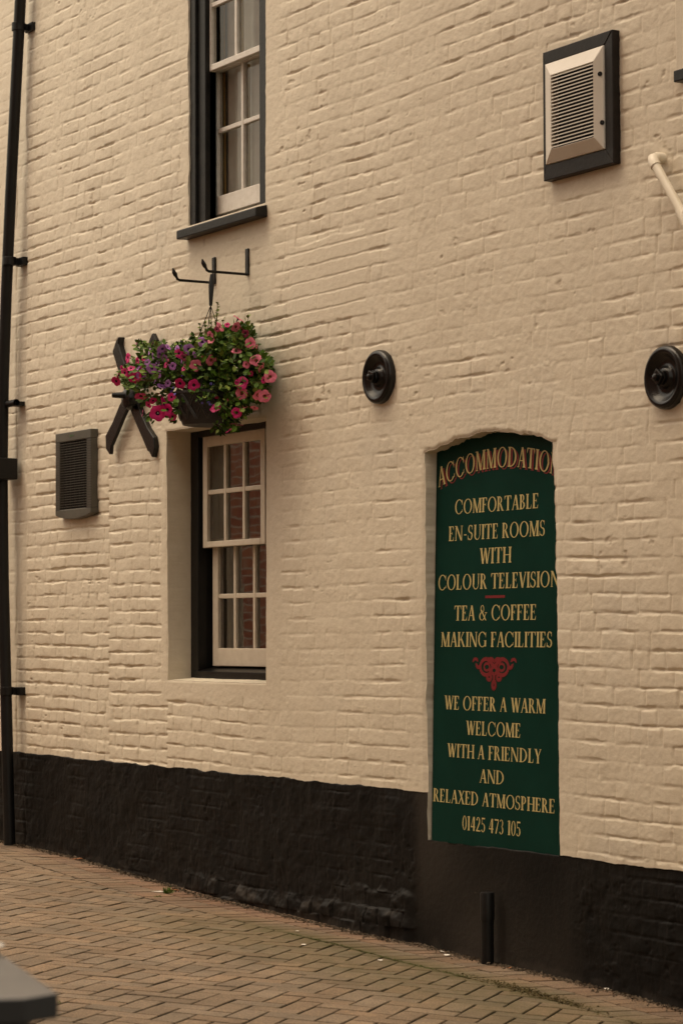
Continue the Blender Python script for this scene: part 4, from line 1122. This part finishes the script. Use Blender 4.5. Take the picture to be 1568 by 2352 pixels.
# ------------------------------------------------------------------ hanging basket
def z2(zx, zy, off): return P((380 + zx / 2.376) / 1.59439, (1080 + zy / 2.376) / 1.59439, off)
hook = np.array(bz(690, 520, -.25))
BO = -0.25
bc = np.array(z2(905, 870, BO))
hb = empty('hanging_basket', tuple(bc)); tag(hb, 'black lattice patterned plastic hanging basket over the ground floor window', 'hanging basket')
brim = 0.175; bh = 0.165
b = MB()
prof = [(.0005, -bh), (.110, -bh), (.132, -bh + .004), (.143, -bh + .030), (.158, -bh * .45), (brim, 0), (brim + .006, .0), (brim + .006, .014), (brim - .006, .014), (.150, -.03), (.0005, -.035)]
b.lathe(tuple(bc), (0, 0, 1), prof, 48); b.build('bowl', M['bowl'], hb, smooth=True)
b = MB()
for k in range(14):
    for sg in (1, -1):
        for dd_ in (-.035, .035):
            a = 2 * math.pi * k / 14 + dd_; pts = []
            for i in range(7):
                t = i / 6; zz_ = -bh + .030 + t * (bh - .035); r_ = .143 + (brim - .143) * (t ** .9) + .002
                aa = a + sg * t * .45; pts.append((bc[0] + r_ * math.cos(aa), bc[1] + r_ * math.sin(aa), bc[2] + zz_))
            b.tube(pts, .0042, 5)
b.build('lattice', M['lattice'], hb, smooth=True)
b = MB(); strap_b = hook + np.array([-.004, -.005, -.155])
for k in range(4):
    a = math.pi * (k / 2 + .28); e = bc + np.array([math.cos(a) * brim, math.sin(a) * brim, .012])
    b.tube([tuple(strap_b + [0, 0, .02]), tuple(strap_b), tuple(strap_b * .6 + e * .4 + np.array([0, 0, -.005])), tuple(e)], .0024, 6)
b.build('hanger_wires', M['iron'], hb, smooth=True)
b = MB(); b.tube([tuple(hook + [0, 0, .012]), tuple(hook + [-.002, -.002, -.05]), tuple(strap_b)], [.010, .016, .009], 8); b.build('hook_strap', M['iron'], hb, smooth=True)

# ------------------------------------------------------------------ plants in the basket
def foff(zx):   # how far from the wall a spot of the display hangs
    u = (380 + zx / 2.376) / 1.59439
    return -0.045 - max(0.0, (628 - u)) / 372 * 0.50
def leaf_geo(B, c, d, up, L, W, mi=0):
    d = d / (np.linalg.norm(d) + 1e-9); s = np.cross(d, up); s /= (np.linalg.norm(s) + 1e-9); n = np.cross(s, d)
    q = [c, c + d * L * .30 + s * W * .42 - n * L * .02, c + d * L * .62 + s * W * .46 - n * L * .08, c + d * L - n * L * .20, c + d * L * .62 - s * W * .46 - n * L * .08, c + d * L * .30 - s * W * .42 - n * L * .02,
         c + d * L * .30 + n * L * -.07, c + d * L * .62 + n * L * -.13]
    B.add(q, [(0, 6, 1), (1, 6, 7, 2), (2, 7, 3), (0, 5, 6), (5, 4, 7, 6), (4, 3, 7)], mi)
prg = random.Random(21)
def nrm(): return np.array([prg.gauss(0, 1) for _ in range(3)])
FACE = CAM - bc; FACE = FACE / np.linalg.norm(FACE)
def fill(B, blobs, dens, Ls, mats_n=1, spread=.10, light=None):
    for (zx, zy, rx, ry) in blobs:
        n = int(rx * ry * dens)
        for _ in range(n):
            a = prg.uniform(0, 2 * math.pi); r = math.sqrt(prg.random()) ** .9
            r *= 1 + .10 * math.sin(3 * a + zx) + .08 * math.sin(7 * a + zy)
            x_ = zx + rx * r * math.cos(a); y_ = zy + ry * r * math.sin(a)
            o = min(-.03, foff(x_) + prg.gauss(0, spread))
            c = np.array(z2(x_, y_, o))
            out = c - (bc + np.array([0, 0, .05])); out /= np.linalg.norm(out) + 1e-6
            d = out * .6 + nrm() * .55 + np.array([0, -.15, .10]) + FACE * .2
            up = np.array([0, 0, 1.]) * .8 + FACE * .6 + nrm() * .45
            L = prg.uniform(*Ls)
            mi = 0 if mats_n == 1 else prg.choices(range(mats_n), weights=[.46, .38, .16][:mats_n])[0]
            leaf_geo(B, c, d, up, L, L * prg.uniform(.5, .72), mi)
LM = [M['leaf'], M['leafdark'], M['leaflight']]

def flower_mesh(name, petals, throat, lobes=5, seed=0, half=False):
    r = random.Random(seed); b = MB(); N = 30
    rings = [(.06, -.62), (.09, -.35), (.16, -.12), (.27, .0), (.55, .075), (.82, .085), (1.0, .05)]
    ph = r.uniform(0, 6); v = []; f = []
    for (rad, hgt) in rings:
        for k in range(N):
            a = 2 * math.pi * k / N
            lob = 1 - .13 * (rad ** 3) * (abs(math.cos(lobes * a / 2)) ** 6) + .05 * rad * math.sin(3 * a + ph)
            ruf = (.055 * math.sin(lobes * a + ph) + .045 * math.sin(11 * a + ph * 2)) * rad ** 2
            v.append((rad * lob * math.cos(a), rad * lob * math.sin(a), hgt + ruf))
    for i in range(len(rings) - 1):
        for k in range(N):
            f.append((i * N + k, i * N + (k + 1) % N, (i + 1) * N + (k + 1) % N, (i + 1) * N + k))
    b.v = v; b.f = f; b.m = [1 if i < 2 * N + N else 0 for i in range(len(f))]
    me = bpy.data.meshes.new(name); me.from_pydata(b.v, [], b.f)
    me.polygons.foreach_set('material_index', b.m); me.polygons.foreach_set('use_smooth', [True] * len(b.f))
    me.materials.append(petals); me.materials.append(throat); me.update()
    return me
FM = {k: [flower_mesh('flower', M[k], M[th], seed=s + i) for i in range(3)] for k, th, s in (('crimson', 'throat', 10), ('deep', 'throat', 20), ('purple', 'purplethroat', 30), ('pink', 'pinkthroat', 40))}
FM['blue'] = [flower_mesh('flower', M['blue'], M['blue'], lobes=3, seed=50)]

def put_flower(parent, kind, zx, zy, r, face=None, doff=0.0):
    o = min(-.03, foff(zx) - .075 - prg.uniform(0, .04) + doff)
    c = np.array(z2(zx, zy, o))
    out = c - (bc + np.array([0, 0, .02])); out /= np.linalg.norm(out) + 1e-6
    if face == 'f': d = FACE * .9 + nrm() * .10
    elif face == 's': d = out * .8 + nrm() * .35 + FACE * .1 + np.array([0, 0, .1])
    elif face == 'd': d = np.array([0, 0, -1]) + nrm() * .25 + FACE * .15
    else: d = FACE * .45 + out * .45 + nrm() * .42
    d = Vector(d).normalized()
    ob = bpy.data.objects.new('flower', prg.choice(FM[kind])); COL.objects.link(ob)
    R = d.to_track_quat('Z', 'Y').to_matrix().to_4x4() @ Matrix.Rotation(prg.uniform(0, 6.3), 4, 'Z')
    sc_ = r / 2.376 / 1.594 / 424 * 1.12
    ob.parent = parent
    ob.matrix_basis = Matrix.Translation(Vector(c) - parent.location) @ R @ Matrix.Scale(sc_, 4)
    return c

def plant(label, blobs, dens, Ls, flowers, mats, cat='plant', name='petunia_plant', spread=.055):
    o = empty(name, tuple(bc)); tag(o, label, cat, None)
    B = MB(); fill(B, blobs, dens, Ls, len(mats), spread)
    me = bpy.data.meshes.new('foliage'); me.from_pydata(B.v, [], B.f); me.polygons.foreach_set('material_index', B.m); me.update()
    link('foliage', me, mats, o)
    st_ = MB()
    for fl in flowers:
        c = put_flower(o, *fl)
        if fl[0] != 'blue' and prg.random() < .55:
            mid = (c * .55 + bc * .45) + np.array([0, -.03, .02]); root = bc + np.array([0, 0, -.01])
            st_.tube([tuple(root), tuple(mid), tuple(c + np.array([0, .01, -.01]))], .0016, 5)
    if st_.v: st_.build('stems', M['stem'], o, smooth=True)
    return o
plant('petunia with crimson and magenta trumpet flowers spilling over the left side of the basket',
      [(330, 690, 150, 120), (235, 720, 110, 70), (290, 790, 90, 60), (560, 930, 85, 120), (620, 1010, 70, 70), (430, 1060, 45, 45), (380, 900, 60, 45), (640, 600, 170, 130), (450, 640, 150, 110), (1110, 1120, 75, 55), (1000, 1150, 50, 60), (330, 450, 40, 55)],
      .017, (.020, .042),
      [('crimson', 785, 785, 47, 'f'), ('crimson', 470, 1030, 62, 'f'), ('crimson', 285, 715, 48), ('crimson', 185, 680, 40), ('crimson', 110, 750, 42, 's'), ('crimson', 250, 725, 42),
       ('crimson', 325, 880, 52, 'd'), ('crimson', 340, 1030, 28, 's'), ('crimson', 665, 770, 45), ('crimson', 655, 510, 38), ('crimson', 213, 548, 42, 's'), ('crimson', 295, 575, 32), ('crimson', 550, 600, 44),
       ('crimson', 600, 1060, 34), ('crimson', 500, 880, 32), ('crimson', 390, 955, 30), ('crimson', 240, 640, 30), ('crimson', 590, 890, 34), ('crimson', 450, 985, 30), ('crimson', 160, 640, 26), ('crimson', 700, 640, 26), ('crimson', 525, 950, 58), ('crimson', 555, 1000, 48), ('crimson', 430, 920, 32), ('crimson', 1085, 1180, 30), ('crimson', 130, 700, 30, 's'), ('crimson', 330, 650, 30), ('crimson', 350, 555, 30), ('deep', 1180, 1130, 36, 'd'), ('deep', 1130, 1120, 28, 'd'), ('deep', 700, 545, 30), ('deep', 290, 420, 16, 's'), ('deep', 425, 425, 20, 's')],
      LM)
plant('petunia with lilac purple veined flowers along the top left of the basket',
      [(470, 540, 170, 110), (420, 620, 150, 100), (560, 640, 130, 110), (430, 480, 70, 60), (700, 520, 150, 90), (850, 430, 110, 70), (540, 720, 120, 110)], .015, (.018, .038),
      [('purple', 860, 410, 42), ('purple', 740, 475, 46, 'f'), ('purple', 512, 470, 42), ('purple', 485, 512, 36), ('purple', 400, 495, 28), ('purple', 430, 535, 32), ('purple', 380, 588, 28), ('purple', 420, 640, 42, 'f'),
       ('purple', 330, 703, 42, 'f'), ('purple', 482, 692, 32), ('purple', 505, 797, 40), ('purple', 530, 550, 30), ('purple', 680, 562, 30), ('purple', 560, 455, 28), ('purple', 470, 600, 32), ('purple', 600, 620, 32), ('purple', 560, 770, 30), ('purple', 300, 640, 28), ('purple', 640, 470, 28), ('purple', 360, 640, 26), ('purple', 450, 745, 28), ('purple', 790, 520, 26)],
      LM)
plant('petunia with salmon pink and crimson flowers mounded over the right side of the basket',
      [(1100, 600, 240, 250), (1060, 430, 170, 150), (1200, 380, 110, 110), (900, 690, 220, 190), (1250, 800, 170, 130), (1330, 640, 110, 130), (1390, 620, 60, 60), (860, 850, 170, 60), (1060, 990, 70, 110), (700, 905, 80, 35), (1190, 960, 90, 90), (1100, 860, 150, 80), (800, 560, 120, 110)],
      .021, (.022, .048),
      [('pink', 1010, 280, 44), ('pink', 925, 350, 32), ('pink', 935, 398, 30), ('pink', 1150, 278, 42), ('pink', 1275, 420, 44), ('pink', 1155, 490, 40, 's'), ('pink', 935, 568, 44), ('pink', 800, 612, 46, 'f'), ('pink', 722, 620, 26),
       ('pink', 1325, 570, 50), ('pink', 1368, 632, 42), ('pink', 1447, 712, 50, 'f'), ('pink', 1240, 605, 32), ('pink', 1200, 857, 48, 'f'), ('pink', 1335, 868, 46), ('pink', 1398, 882, 50), ('pink', 1218, 985, 32, 'd'), ('pink', 1312, 982, 32, 'd'), ('pink', 1330, 450, 20),
       ('crimson', 1200, 767, 52, 'f'), ('crimson', 975, 985, 46), ('crimson', 1157, 1025, 42), ('crimson', 1170, 208, 46, 's'), ('deep', 1232, 335, 30), ('crimson', 1280, 686, 22), ('crimson', 1390, 740, 27), ('crimson', 868, 538, 17), ('crimson', 1205, 300, 26), ('crimson', 985, 890, 16), ('crimson', 1075, 920, 16), ('deep', 985, 300, 26), ('crimson', 1075, 262, 22)],
      LM, spread=.055)
# upright sprigs with small light leaves
def sprig(B, SB, zx0, zy0, zx1, zy1, n, L):
    a = np.array(z2(zx0, zy0, foff(zx0))); c = np.array(z2(zx1, zy1, foff(zx0)))
    pts = [tuple(a), tuple((a + c) / 2 + nrm() * .006), tuple(c)]
    one = MB(); one.tube(pts, .0018, 5); SB.append(one)
    for i in range(n):
        t = i / (n - 1); q = a * (1 - t) + c * t
        for sg in (1, -1):
            d = np.array([sg * .7, -.5 * sg, .45]) + nrm() * .35
            leaf_geo(B, q, d, np.array([0, 0, 1.]) + FACE * .5, L * (1 - .35 * t) * prg.uniform(.8, 1.2), L * .5)
o = empty('sprig_plant', tuple(bc)); tag(o, 'upright sprigs of small pale green leaves rising beside the basket hanger wire', 'plant')
B = MB(); SB = []
for q in ((975, 420, 990, 78, 11), (930, 430, 925, 225, 8), (960, 430, 985, 165, 9), (860, 430, 835, 265, 7), (800, 440, 765, 345, 6), (1200, 330, 1265, 178, 7), (1230, 350, 1290, 265, 5), (1020, 380, 1040, 215, 5), (900, 420, 880, 255, 7),
          (620, 520, 640, 430, 6), (1400, 690, 1430, 610, 5), (400, 560, 340, 405, 6), (470, 560, 420, 420, 5), (680, 500, 690, 400, 5), (540, 500, 545, 420, 4)):
    sprig(B, SB, *q, .036)
me = bpy.data.meshes.new('foliage'); me.from_pydata(B.v, [], B.f); me.update(); link('foliage', me, M['leaflight'], o)
for one in SB: one.build('stem', M['stem'], o, smooth=True)
plant('lobelia with tiny blue flowers trailing among the petunias', [(640, 850, 60, 50), (900, 930, 40, 40)], .008, (.010, .02),
      [('blue', zx + prg.uniform(-16, 16), zy + prg.uniform(-16, 16), prg.uniform(8, 12)) for zx, zy in ((685, 415), (690, 430), (595, 810), (600, 825), (945, 775), (950, 790), (925, 950), (940, 945), (910, 955), (625, 860), (735, 895), (1240, 685), (850, 940), (680, 690))],
      [M['leaf']], name='lobelia_plant')

# ------------------------------------------------------------------ paving
def clip(poly, a, b_, c_):      # keep a*x+b*y<=c
    out = []
    for i in range(len(poly)):
        p_, q_ = poly[i], poly[(i + 1) % len(poly)]
        dp_ = a * p_[0] + b_ * p_[1] - c_; dq = a * q_[0] + b_ * q_[1] - c_
        if dp_ <= 0: out.append(p_)
        if (dp_ < 0) != (dq < 0) and abs(dp_ - dq) > 1e-9:
            t = dp_ / (dp_ - dq); out.append((p_[0] + (q_[0] - p_[0]) * t, p_[1] + (q_[1] - p_[1]) * t))
    return out
def area(p_): return abs(sum(p_[i][0] * p_[(i + 1) % len(p_)][1] - p_[(i + 1) % len(p_)][0] * p_[i][1] for i in range(len(p_)))) / 2
def inset(poly, d):
    n = len(poly); A2 = sum(poly[i][0] * poly[(i + 1) % n][1] - poly[(i + 1) % n][0] * poly[i][1] for i in range(n))
    if A2 < 0: poly = poly[::-1]
    ln = []
    for i in range(n):
        (x0, y0), (x1, y1_) = poly[i], poly[(i + 1) % n]; L = math.hypot(x1 - x0, y1_ - y0)
        if L < 1e-5: continue
        nx_, ny_ = -(y1_ - y0) / L, (x1 - x0) / L
        ln.append((x0 + nx_ * d, y0 + ny_ * d, (x1 - x0) / L, (y1_ - y0) / L))
    out = []
    for i in range(len(ln)):
        x0, y0, dx0, dy0 = ln[i - 1]; x1, y1_, dx1, dy1 = ln[i]
        cr = dx0 * dy1 - dy0 * dx1
        if abs(cr) < 1e-4: out.append((x1, y1_)); continue
        t = ((x1 - x0) * dy1 - (y1_ - y0) * dx1) / cr; out.append((x0 + dx0 * t, y0 + dy0 * t))
    return out
pav = MB(); pcol = []; pr_ = random.Random(9)
def mosscalc(x_, y_):
    d = -y_
    m_ = math.exp(-((d - .40) / .09) ** 2) * min(1, max(0, (x_ + .2) / .9)) * (1.0 if x_ < 3.1 else .7)
    m_ = max(m_, .55 * math.exp(-((d - .70) / .35) ** 2) * min(1, max(0, (x_ + .3) / .8)))
    return m_
pmoss = []
def paver(poly, col, gap=.0050, ch=.0022):
    if len(poly) < 3 or area(poly) < 2.5e-4: return
    a = inset(poly, gap)
    if len(a) < 3 or area(a) > area(poly) or area(a) < 1e-4: return
    c = inset(a, ch)
    if len(c) < 3 or len(c) != len(a) or area(c) > area(a) or area(c) < 5e-5: c = a
    dz = pr_.uniform(-.0016, .0016); tx = pr_.uniform(-.012, .012); ty = pr_.uniform(-.012, .012)
    mx = sum(q[0] for q in a) / len(a); my = sum(q[1] for q in a) / len(a)
    H_ = lambda x_, y_: float(zg(x_, y_)) + dz + tx * (x_ - mx) + ty * (y_ - my)
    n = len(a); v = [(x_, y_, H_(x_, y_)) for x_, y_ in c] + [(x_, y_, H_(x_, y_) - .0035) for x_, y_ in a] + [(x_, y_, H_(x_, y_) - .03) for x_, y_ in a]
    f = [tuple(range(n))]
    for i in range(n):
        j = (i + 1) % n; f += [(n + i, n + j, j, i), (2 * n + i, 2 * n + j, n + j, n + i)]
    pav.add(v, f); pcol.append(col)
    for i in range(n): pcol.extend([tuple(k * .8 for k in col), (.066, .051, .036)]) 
    pmoss.extend([mosscalc(q[0], q[1]) for q in v])
def pc(base):
    k = pr_.uniform(.86, 1.10); w = pr_.uniform(-.05, .05)
    return (base[0] * k * (1 + w), base[1] * k, base[2] * k * (1 - w))
RED, BUFF = (0.235, 0.140, 0.098), (0.238, 0.178, 0.130)
# edging course along the wall: bricks laid end-on
EDGE = 0.405
for row in range(2):
    ya, yb = -.004 - row * .2005, -.2045 - row * .2005
    x_ = -8.0 + row * .04
    while x_ < 7.0:
        w = .1035; y_o = pr_.uniform(-.003, .003)
        red = (.62 if row == 0 else .12) + .30 * math.sin(x_ * 1.1 + 2.2) + pr_.uniform(-.2, .2)
        red = max(0, min(1, red))
        bcol = tuple(RED[i] * red + BUFF[i] * (1 - red) for i in range(3))
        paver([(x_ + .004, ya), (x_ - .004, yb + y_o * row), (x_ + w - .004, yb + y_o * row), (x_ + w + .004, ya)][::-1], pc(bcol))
        x_ += w
# herringbone field
ang = math.radians(132.0); ca, sa = math.cos(ang), math.sin(ang)
w = .108; L = 2 * w
def place(u0, v0, u1, v1):
    q = [(u0, v0), (u1, v0), (u1, v1), (u0, v1)]
    q = [(a * ca - c * sa + 1.5, a * sa + c * ca - 3.0) for a, c in q]
    xs_ = [a for a, _ in q]; ys_ = [c for _, c in q]
    if min(xs_) > 8.2 or max(xs_) < -7.5 or min(ys_) > -EDGE or max(ys_) < -6.2: return
    q = clip(q, 0, 1, -EDGE - .004)
    if len(q) < 3: return
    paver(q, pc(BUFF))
for i in range(-110, 110):
    for j in range(-40, 40):
        # standard 90 degree herringbone: horizontal at (i, i) + shifts of 4
        u0 = i * w + j * 4 * w; v0 = i * w
        place(u0, v0, u0 + L, v0 + w)
        u0 = (i + 2) * w + j * 4 * w; v0 = i * w
        place(u0, v0 - w, u0 + w, v0 + w)
me = pav.mesh('pavement')
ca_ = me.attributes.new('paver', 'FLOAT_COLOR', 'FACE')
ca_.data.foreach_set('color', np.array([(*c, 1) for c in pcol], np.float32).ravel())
mo_ = me.attributes.new('moss', 'FLOAT', 'POINT'); mo_.data.foreach_set('value', np.array(pmoss, np.float32))
pv_o = link('pavement', me, M['paver']); tag(pv_o, kind='structure')
# bed of grit and sand under and beyond the blocks
gxs = np.concatenate([np.linspace(-60, -9, 12), np.arange(-8.5, 8.6, .25), np.linspace(10, 60, 12)]); gys = np.concatenate([np.array([.25, 0.02]), -np.arange(.1, 6.3, .2), -np.array([7., 9, 14, 30, 60])])
v = []; f = []
for yy in gys:
    for xx in gxs:
        v.append((xx, yy, float(zg(xx, yy)) - (.0095 if (-7.4 < xx < 8 and yy > -6.1) else .002)))
nx = len(gxs)
for j in range(len(gys) - 1):
    for i in range(nx - 1): f.append((j * nx + i, j * nx + i + 1, (j + 1) * nx + i + 1, (j + 1) * nx + i))
b = MB(); b.add(v, f)
tag(b.build('ground', mat('sand_and_grit_joints', (0.030, 0.021, 0.013), .95, (0.045, 0.035, 0.016), 9, .4, 150)), kind='structure')

# ------------------------------------------------------------------ dirt, moss, weeds and litter
def grit(name, n, fn, sizes, m, label_kind):
    B = MB(); r = random.Random(n)
    for _ in range(n):
        x_, y_ = fn(r); s_2 = r.uniform(*sizes) * (r.random() ** .6 + .3); z_ = float(zg(x_, y_)) + s_2 * .2
        pts = [(x_ + r.uniform(-1, 1) * s_2, y_ + r.uniform(-1, 1) * s_2, z_ + r.uniform(-.3, .6) * s_2) for _ in range(3)]
        top_ = (x_, y_, z_ + s_2 * .7)
        B.add(pts + [top_], [(0, 1, 2), (0, 1, 3), (1, 2, 3), (2, 0, 3)])
    o = B.build(name, m); tag(o, kind='stuff')
    return o
def along(r):
    x_ = r.uniform(-3.9, 3.9); return x_, -abs(r.gauss(0, .032)) - .002 - (.045 if -1.0 < x_ < 1.4 else 0.008) * 1.0
grit('grit', 5200, along, (.003, .013), M['soil'], 'stuff')
mossm = mat('moss_and_rotting_debris', (0.075, 0.062, 0.018), .95, (0.11, 0.075, 0.035), 40, .5, 90)
def heap(r):
    x_ = r.gauss(2.95, .26); return x_, -.385 - (x_ - 2.6) * .02 + r.gauss(0, .028)
grit('moss', 900, heap, (.003, .010), mossm, 'stuff')
greenm = mat('bright_joint_moss', (0.075, 0.095, 0.018), .95, (0.055, 0.06, 0.016), 40)
def jm(r):
    x_ = r.uniform(.9, 2.5); return x_, -EDGE - .004 + r.gauss(0, .006)
grit('moss', 700, jm, (.002, .006), greenm, 'stuff')
def gnd(px, py):
    d = CR * (px - 784.0) / 6000.0 - CU * (py - 1176.0) / 6000.0 - CB
    z_ = .1
    for _ in range(12):
        t = (z_ - CAM[2]) / d[2]; p_ = CAM + d * t; z_ = float(zg(p_[0], p_[1]))
    return p_
def scrap(px, py, sx_, sy_, m, label, name='paper_scrap', cat='litter', rot=.4, lift=.003):
    p_ = gnd(px, py); r = random.Random(int(px)); n = 8; v = []
    for k in range(n):
        a = 2 * math.pi * k / n; rr_ = r.uniform(.7, 1.1)
        x_, y_ = math.cos(a) * sx_ * rr_, math.sin(a) * sy_ * rr_
        v.append((p_[0] + x_ * math.cos(rot) - y_ * math.sin(rot), p_[1] + x_ * math.sin(rot) + y_ * math.cos(rot), p_[2] + lift + r.uniform(0, .006)))
    v.append((p_[0], p_[1], p_[2] + lift + .006))
    B = MB(); B.add(v, [(k, (k + 1) % n, n) for k in range(n)])
    o = B.build(name, m); sd = o.modifiers.new('thick', 'SOLIDIFY'); sd.thickness = .002
    tag(o, label, cat)
scrap(367, 2050, .045, .014, M['chalk'], 'white paper scrap on the paving beside a grass tuft', rot=.9)
scrap(697, 2172, .014, .009, M['chalk'], 'pale round scrap alone on the paving, furthest out from the wall')
scrap(683, 2141, .010, .008, M['chalk'], 'tiny pale crumb on the paving near the edging bricks', 'crumb')
scrap(1014, 2188, .016, .007, M['chalk'], 'thin white sliver beside the wall foot left of the black pipe stub')
scrap(1027, 2196, .020, .008, M['chalk'], 'longer white scrap just below the thin sliver near the wall foot')
scrap(873, 2208, .016, .008, M['chalk'], 'small white scrap on the blocks below the black plinth')
scrap(1392, 2274, .015, .006, M['chalk'], 'white chip lying at the wall foot right of the pipe stub')
scrap(1170, 2226, .014, .012, M['leafdry'], 'orange pebble sized leaf bit beside the pipe stub', 'dry_leaf', 'leaf')
scrap(180, 1974, .045, .020, M['leafdry'], 'orange dead leaf by the wall foot near the drainpipe', 'dry_leaf', 'leaf', rot=1.2)
scrap(402, 2046, .028, .014, M['leafdry'], 'reddish dead leaf against the foot of the plinth', 'dry_leaf', 'leaf', rot=.5)
def tuft(px, py, n, h_, label):
    p_ = np.array(gnd(px, py)); B = MB(); r = random.Random(int(px) + 5)
    for _ in range(n):
        d = np.array([r.gauss(0, .6), r.gauss(0, .6), 1.0]); c = p_ + np.array([r.gauss(0, .012), r.gauss(0, .012), -.004])
        leaf_geo(B, c, d, np.array([r.gauss(0, 1), r.gauss(0, 1), .1]), h_ * r.uniform(.5, 1.1), h_ * .14)
    me = bpy.data.meshes.new('grass_tuft'); me.from_pydata(B.v, [], B.f); me.update()
    tag(link('grass_tuft', me, M['leaf']), label, 'weed')
tuft(383, 2052, 26, .050, 'small green grass tuft in the paving beside the white paper scrap')
tuft(363, 2061, 10, .028, 'smaller grass tuft in the paving just below the white paper scrap')
tuft(129, 2304, 10, .020, 'tiny weed between the blocks near the grey table top')

# ------------------------------------------------------------------ grey table, bottom left corner
def tb(px, py, z_):
    d = CR * (px - 784.0) / 6000.0 - CU * (py - 1176.0) / 6000.0 - CB
    return CAM + d * ((z_ - CAM[2]) / d[2])
TZ = .92
c1, c2, c3, c4 = [tb(*q, TZ) for q in ((134, 2281), (8, 2193), (56, 2293.5), (0, 2295))]
e1_ = (c2 - c1) / np.linalg.norm(c2 - c1); e3_ = (c4 - c3) / np.linalg.norm(c4 - c3)
A_ = c1; Bp = c1 + e1_ * 1.15; C_ = c3; D_ = c3 + e3_ * .80; E_ = Bp + e3_ * .86
poly = [tuple(q[:2]) for q in (C_, A_, Bp, E_, D_)]
tabl = empty('outdoor_table', (float(np.mean([q[0] for q in poly])), float(np.mean([q[1] for q in poly])), 0.2)); tag(tabl, 'dark grey outdoor table with a clipped corner, out of focus at the bottom left', 'table')
th_ = .040
b = MB(); n = len(poly); v = [(x_, y_, TZ) for x_, y_ in poly] + [(x_, y_, TZ - .002) for x_, y_ in poly]
b.add([(x_, y_, TZ) for x_, y_ in poly] + [(x_, y_, TZ - th_) for x_, y_ in poly], [tuple(range(n)), tuple(range(2 * n - 1, n - 1, -1))] + [(i, n + i, n + (i + 1) % n, (i + 1) % n) for i in range(n)])
me = b.mesh('table_top'); 
for p_ in me.polygons: p_.material_index = 0 if abs(p_.normal.z) > .8 and p_.center.z > TZ - .01 else 1
link('table_top', me, [M['table'], M['tabledark']], tabl, bevel=.003)
cen = np.mean(np.array(poly), 0)
ins = [tuple(cen + (np.array(q) - cen) * .90) for q in poly]
b = MB(); b.add([(x_, y_, TZ - th_) for x_, y_ in ins] + [(x_, y_, TZ - th_ - .09) for x_, y_ in ins], [tuple(range(n)), tuple(range(2 * n - 1, n - 1, -1))] + [(i, n + i, n + (i + 1) % n, (i + 1) % n) for i in range(n)])
b.build('apron', M['tabledark'], tabl)
for q in (0.5 * (np.array(ins[0]) + np.array(ins[1])), ins[2], ins[3], ins[4]):
    q = cen + (np.array(q) - cen) * .93
    b = MB(); gz_ = float(zg(q[0], q[1])); b.box(q[0] - .035, q[0] + .035, q[1] - .035, q[1] + .035, gz_, TZ - th_ - .09); b.build('leg', M['tabledark'], tabl, bevel=.004)
# white cup standing on the table, its edge just inside the photograph
cp = tb(3, 2192, TZ) ; cp = cp + e3_ * .058 + e1_ * .0
cu = empty('white_saucer', (float(cp[0]), float(cp[1]), TZ)); tag(cu, 'white rounded dish edge standing on the grey table at the left edge of the photograph', 'saucer')
b = MB(); b.lathe((float(cp[0]), float(cp[1]), TZ + .001), (0, 0, 1), [(.0005, .0), (.035, .0), (.062, .014), (.064, .017), (.060, .016), (.034, .005), (.0005, .004)], 32)
b.build('dish', M['chalk'], cu, smooth=True)

# ------------------------------------------------------------------ brick houses across the lane (one seen in the window panes, one added unseen to block sky)
def facade(name, label, x0, x1, yf, yb, z1, wins, roof):
    o = empty(name, ((x0 + x1) / 2, yf, 0)); tag(o, label, 'building')
    b = MB(); 
    b.box(x0, x1, yb, yf, -.2, z1); b.build('wall', M['brick'], o)
    b = MB(); ym = (yf + yb) / 2
    b.add([(x0 - .2, yf + .25, z1 - .05), (x1 + .2, yf + .25, z1 - .05), (x1 + .2, yb - .25, z1 - .05), (x0 - .2, yb - .25, z1 - .05), (x0 - .2, ym, z1 + roof), (x1 + .2, ym, z1 + roof)],
          [(0, 1, 5, 4), (2, 3, 4, 5), (0, 4, 3), (1, 2, 5), (0, 3, 2, 1)])
    b.build('roof', mat('slate_roof', (.10, .095, .09), .7, (.15, .13, .12), 5), o)
    for (wx, wz, ww, wh) in wins:
        b = MB(); b.box(wx, wx + ww, yf - .05, yf + .012, wz, wz + wh)
        wo_ = b.build('window', mat('dark_blue_frame', (.025, .032, .040), .4), o)
        b = MB(); b.add([(wx + .06, yf + .014, wz + .06), (wx + ww - .06, yf + .014, wz + .06), (wx + ww - .06, yf + .014, wz + wh - .06), (wx + .06, yf + .014, wz + wh - .06)], [(0, 1, 2, 3)])
        b.build('pane', mat('dark_pane', (.01, .012, .014), .1), wo_)
    return o
facade('brick_house', 'red brick house across the lane, seen only as a reflection in the ground floor window', -22, -4.0, -3.9, -9.5, 4.7, [(-7.3, .2, .8, 1.9), (-10.5, .9, 1.0, 1.3), (-14.0, .9, 1.0, 1.3)], 1.2)
facade('brick_house', 'tall red brick house added unseen behind the viewer to keep sky light off the lower wall', -2.0, 12.0, -9.0, -16.0, 19.0, [(0, .9, 1.0, 1.4), (4, .9, 1.0, 1.4), (8, .2, 1.0, 2.1)], 2.0)  # added out of view, height shaped to shade the lower wall
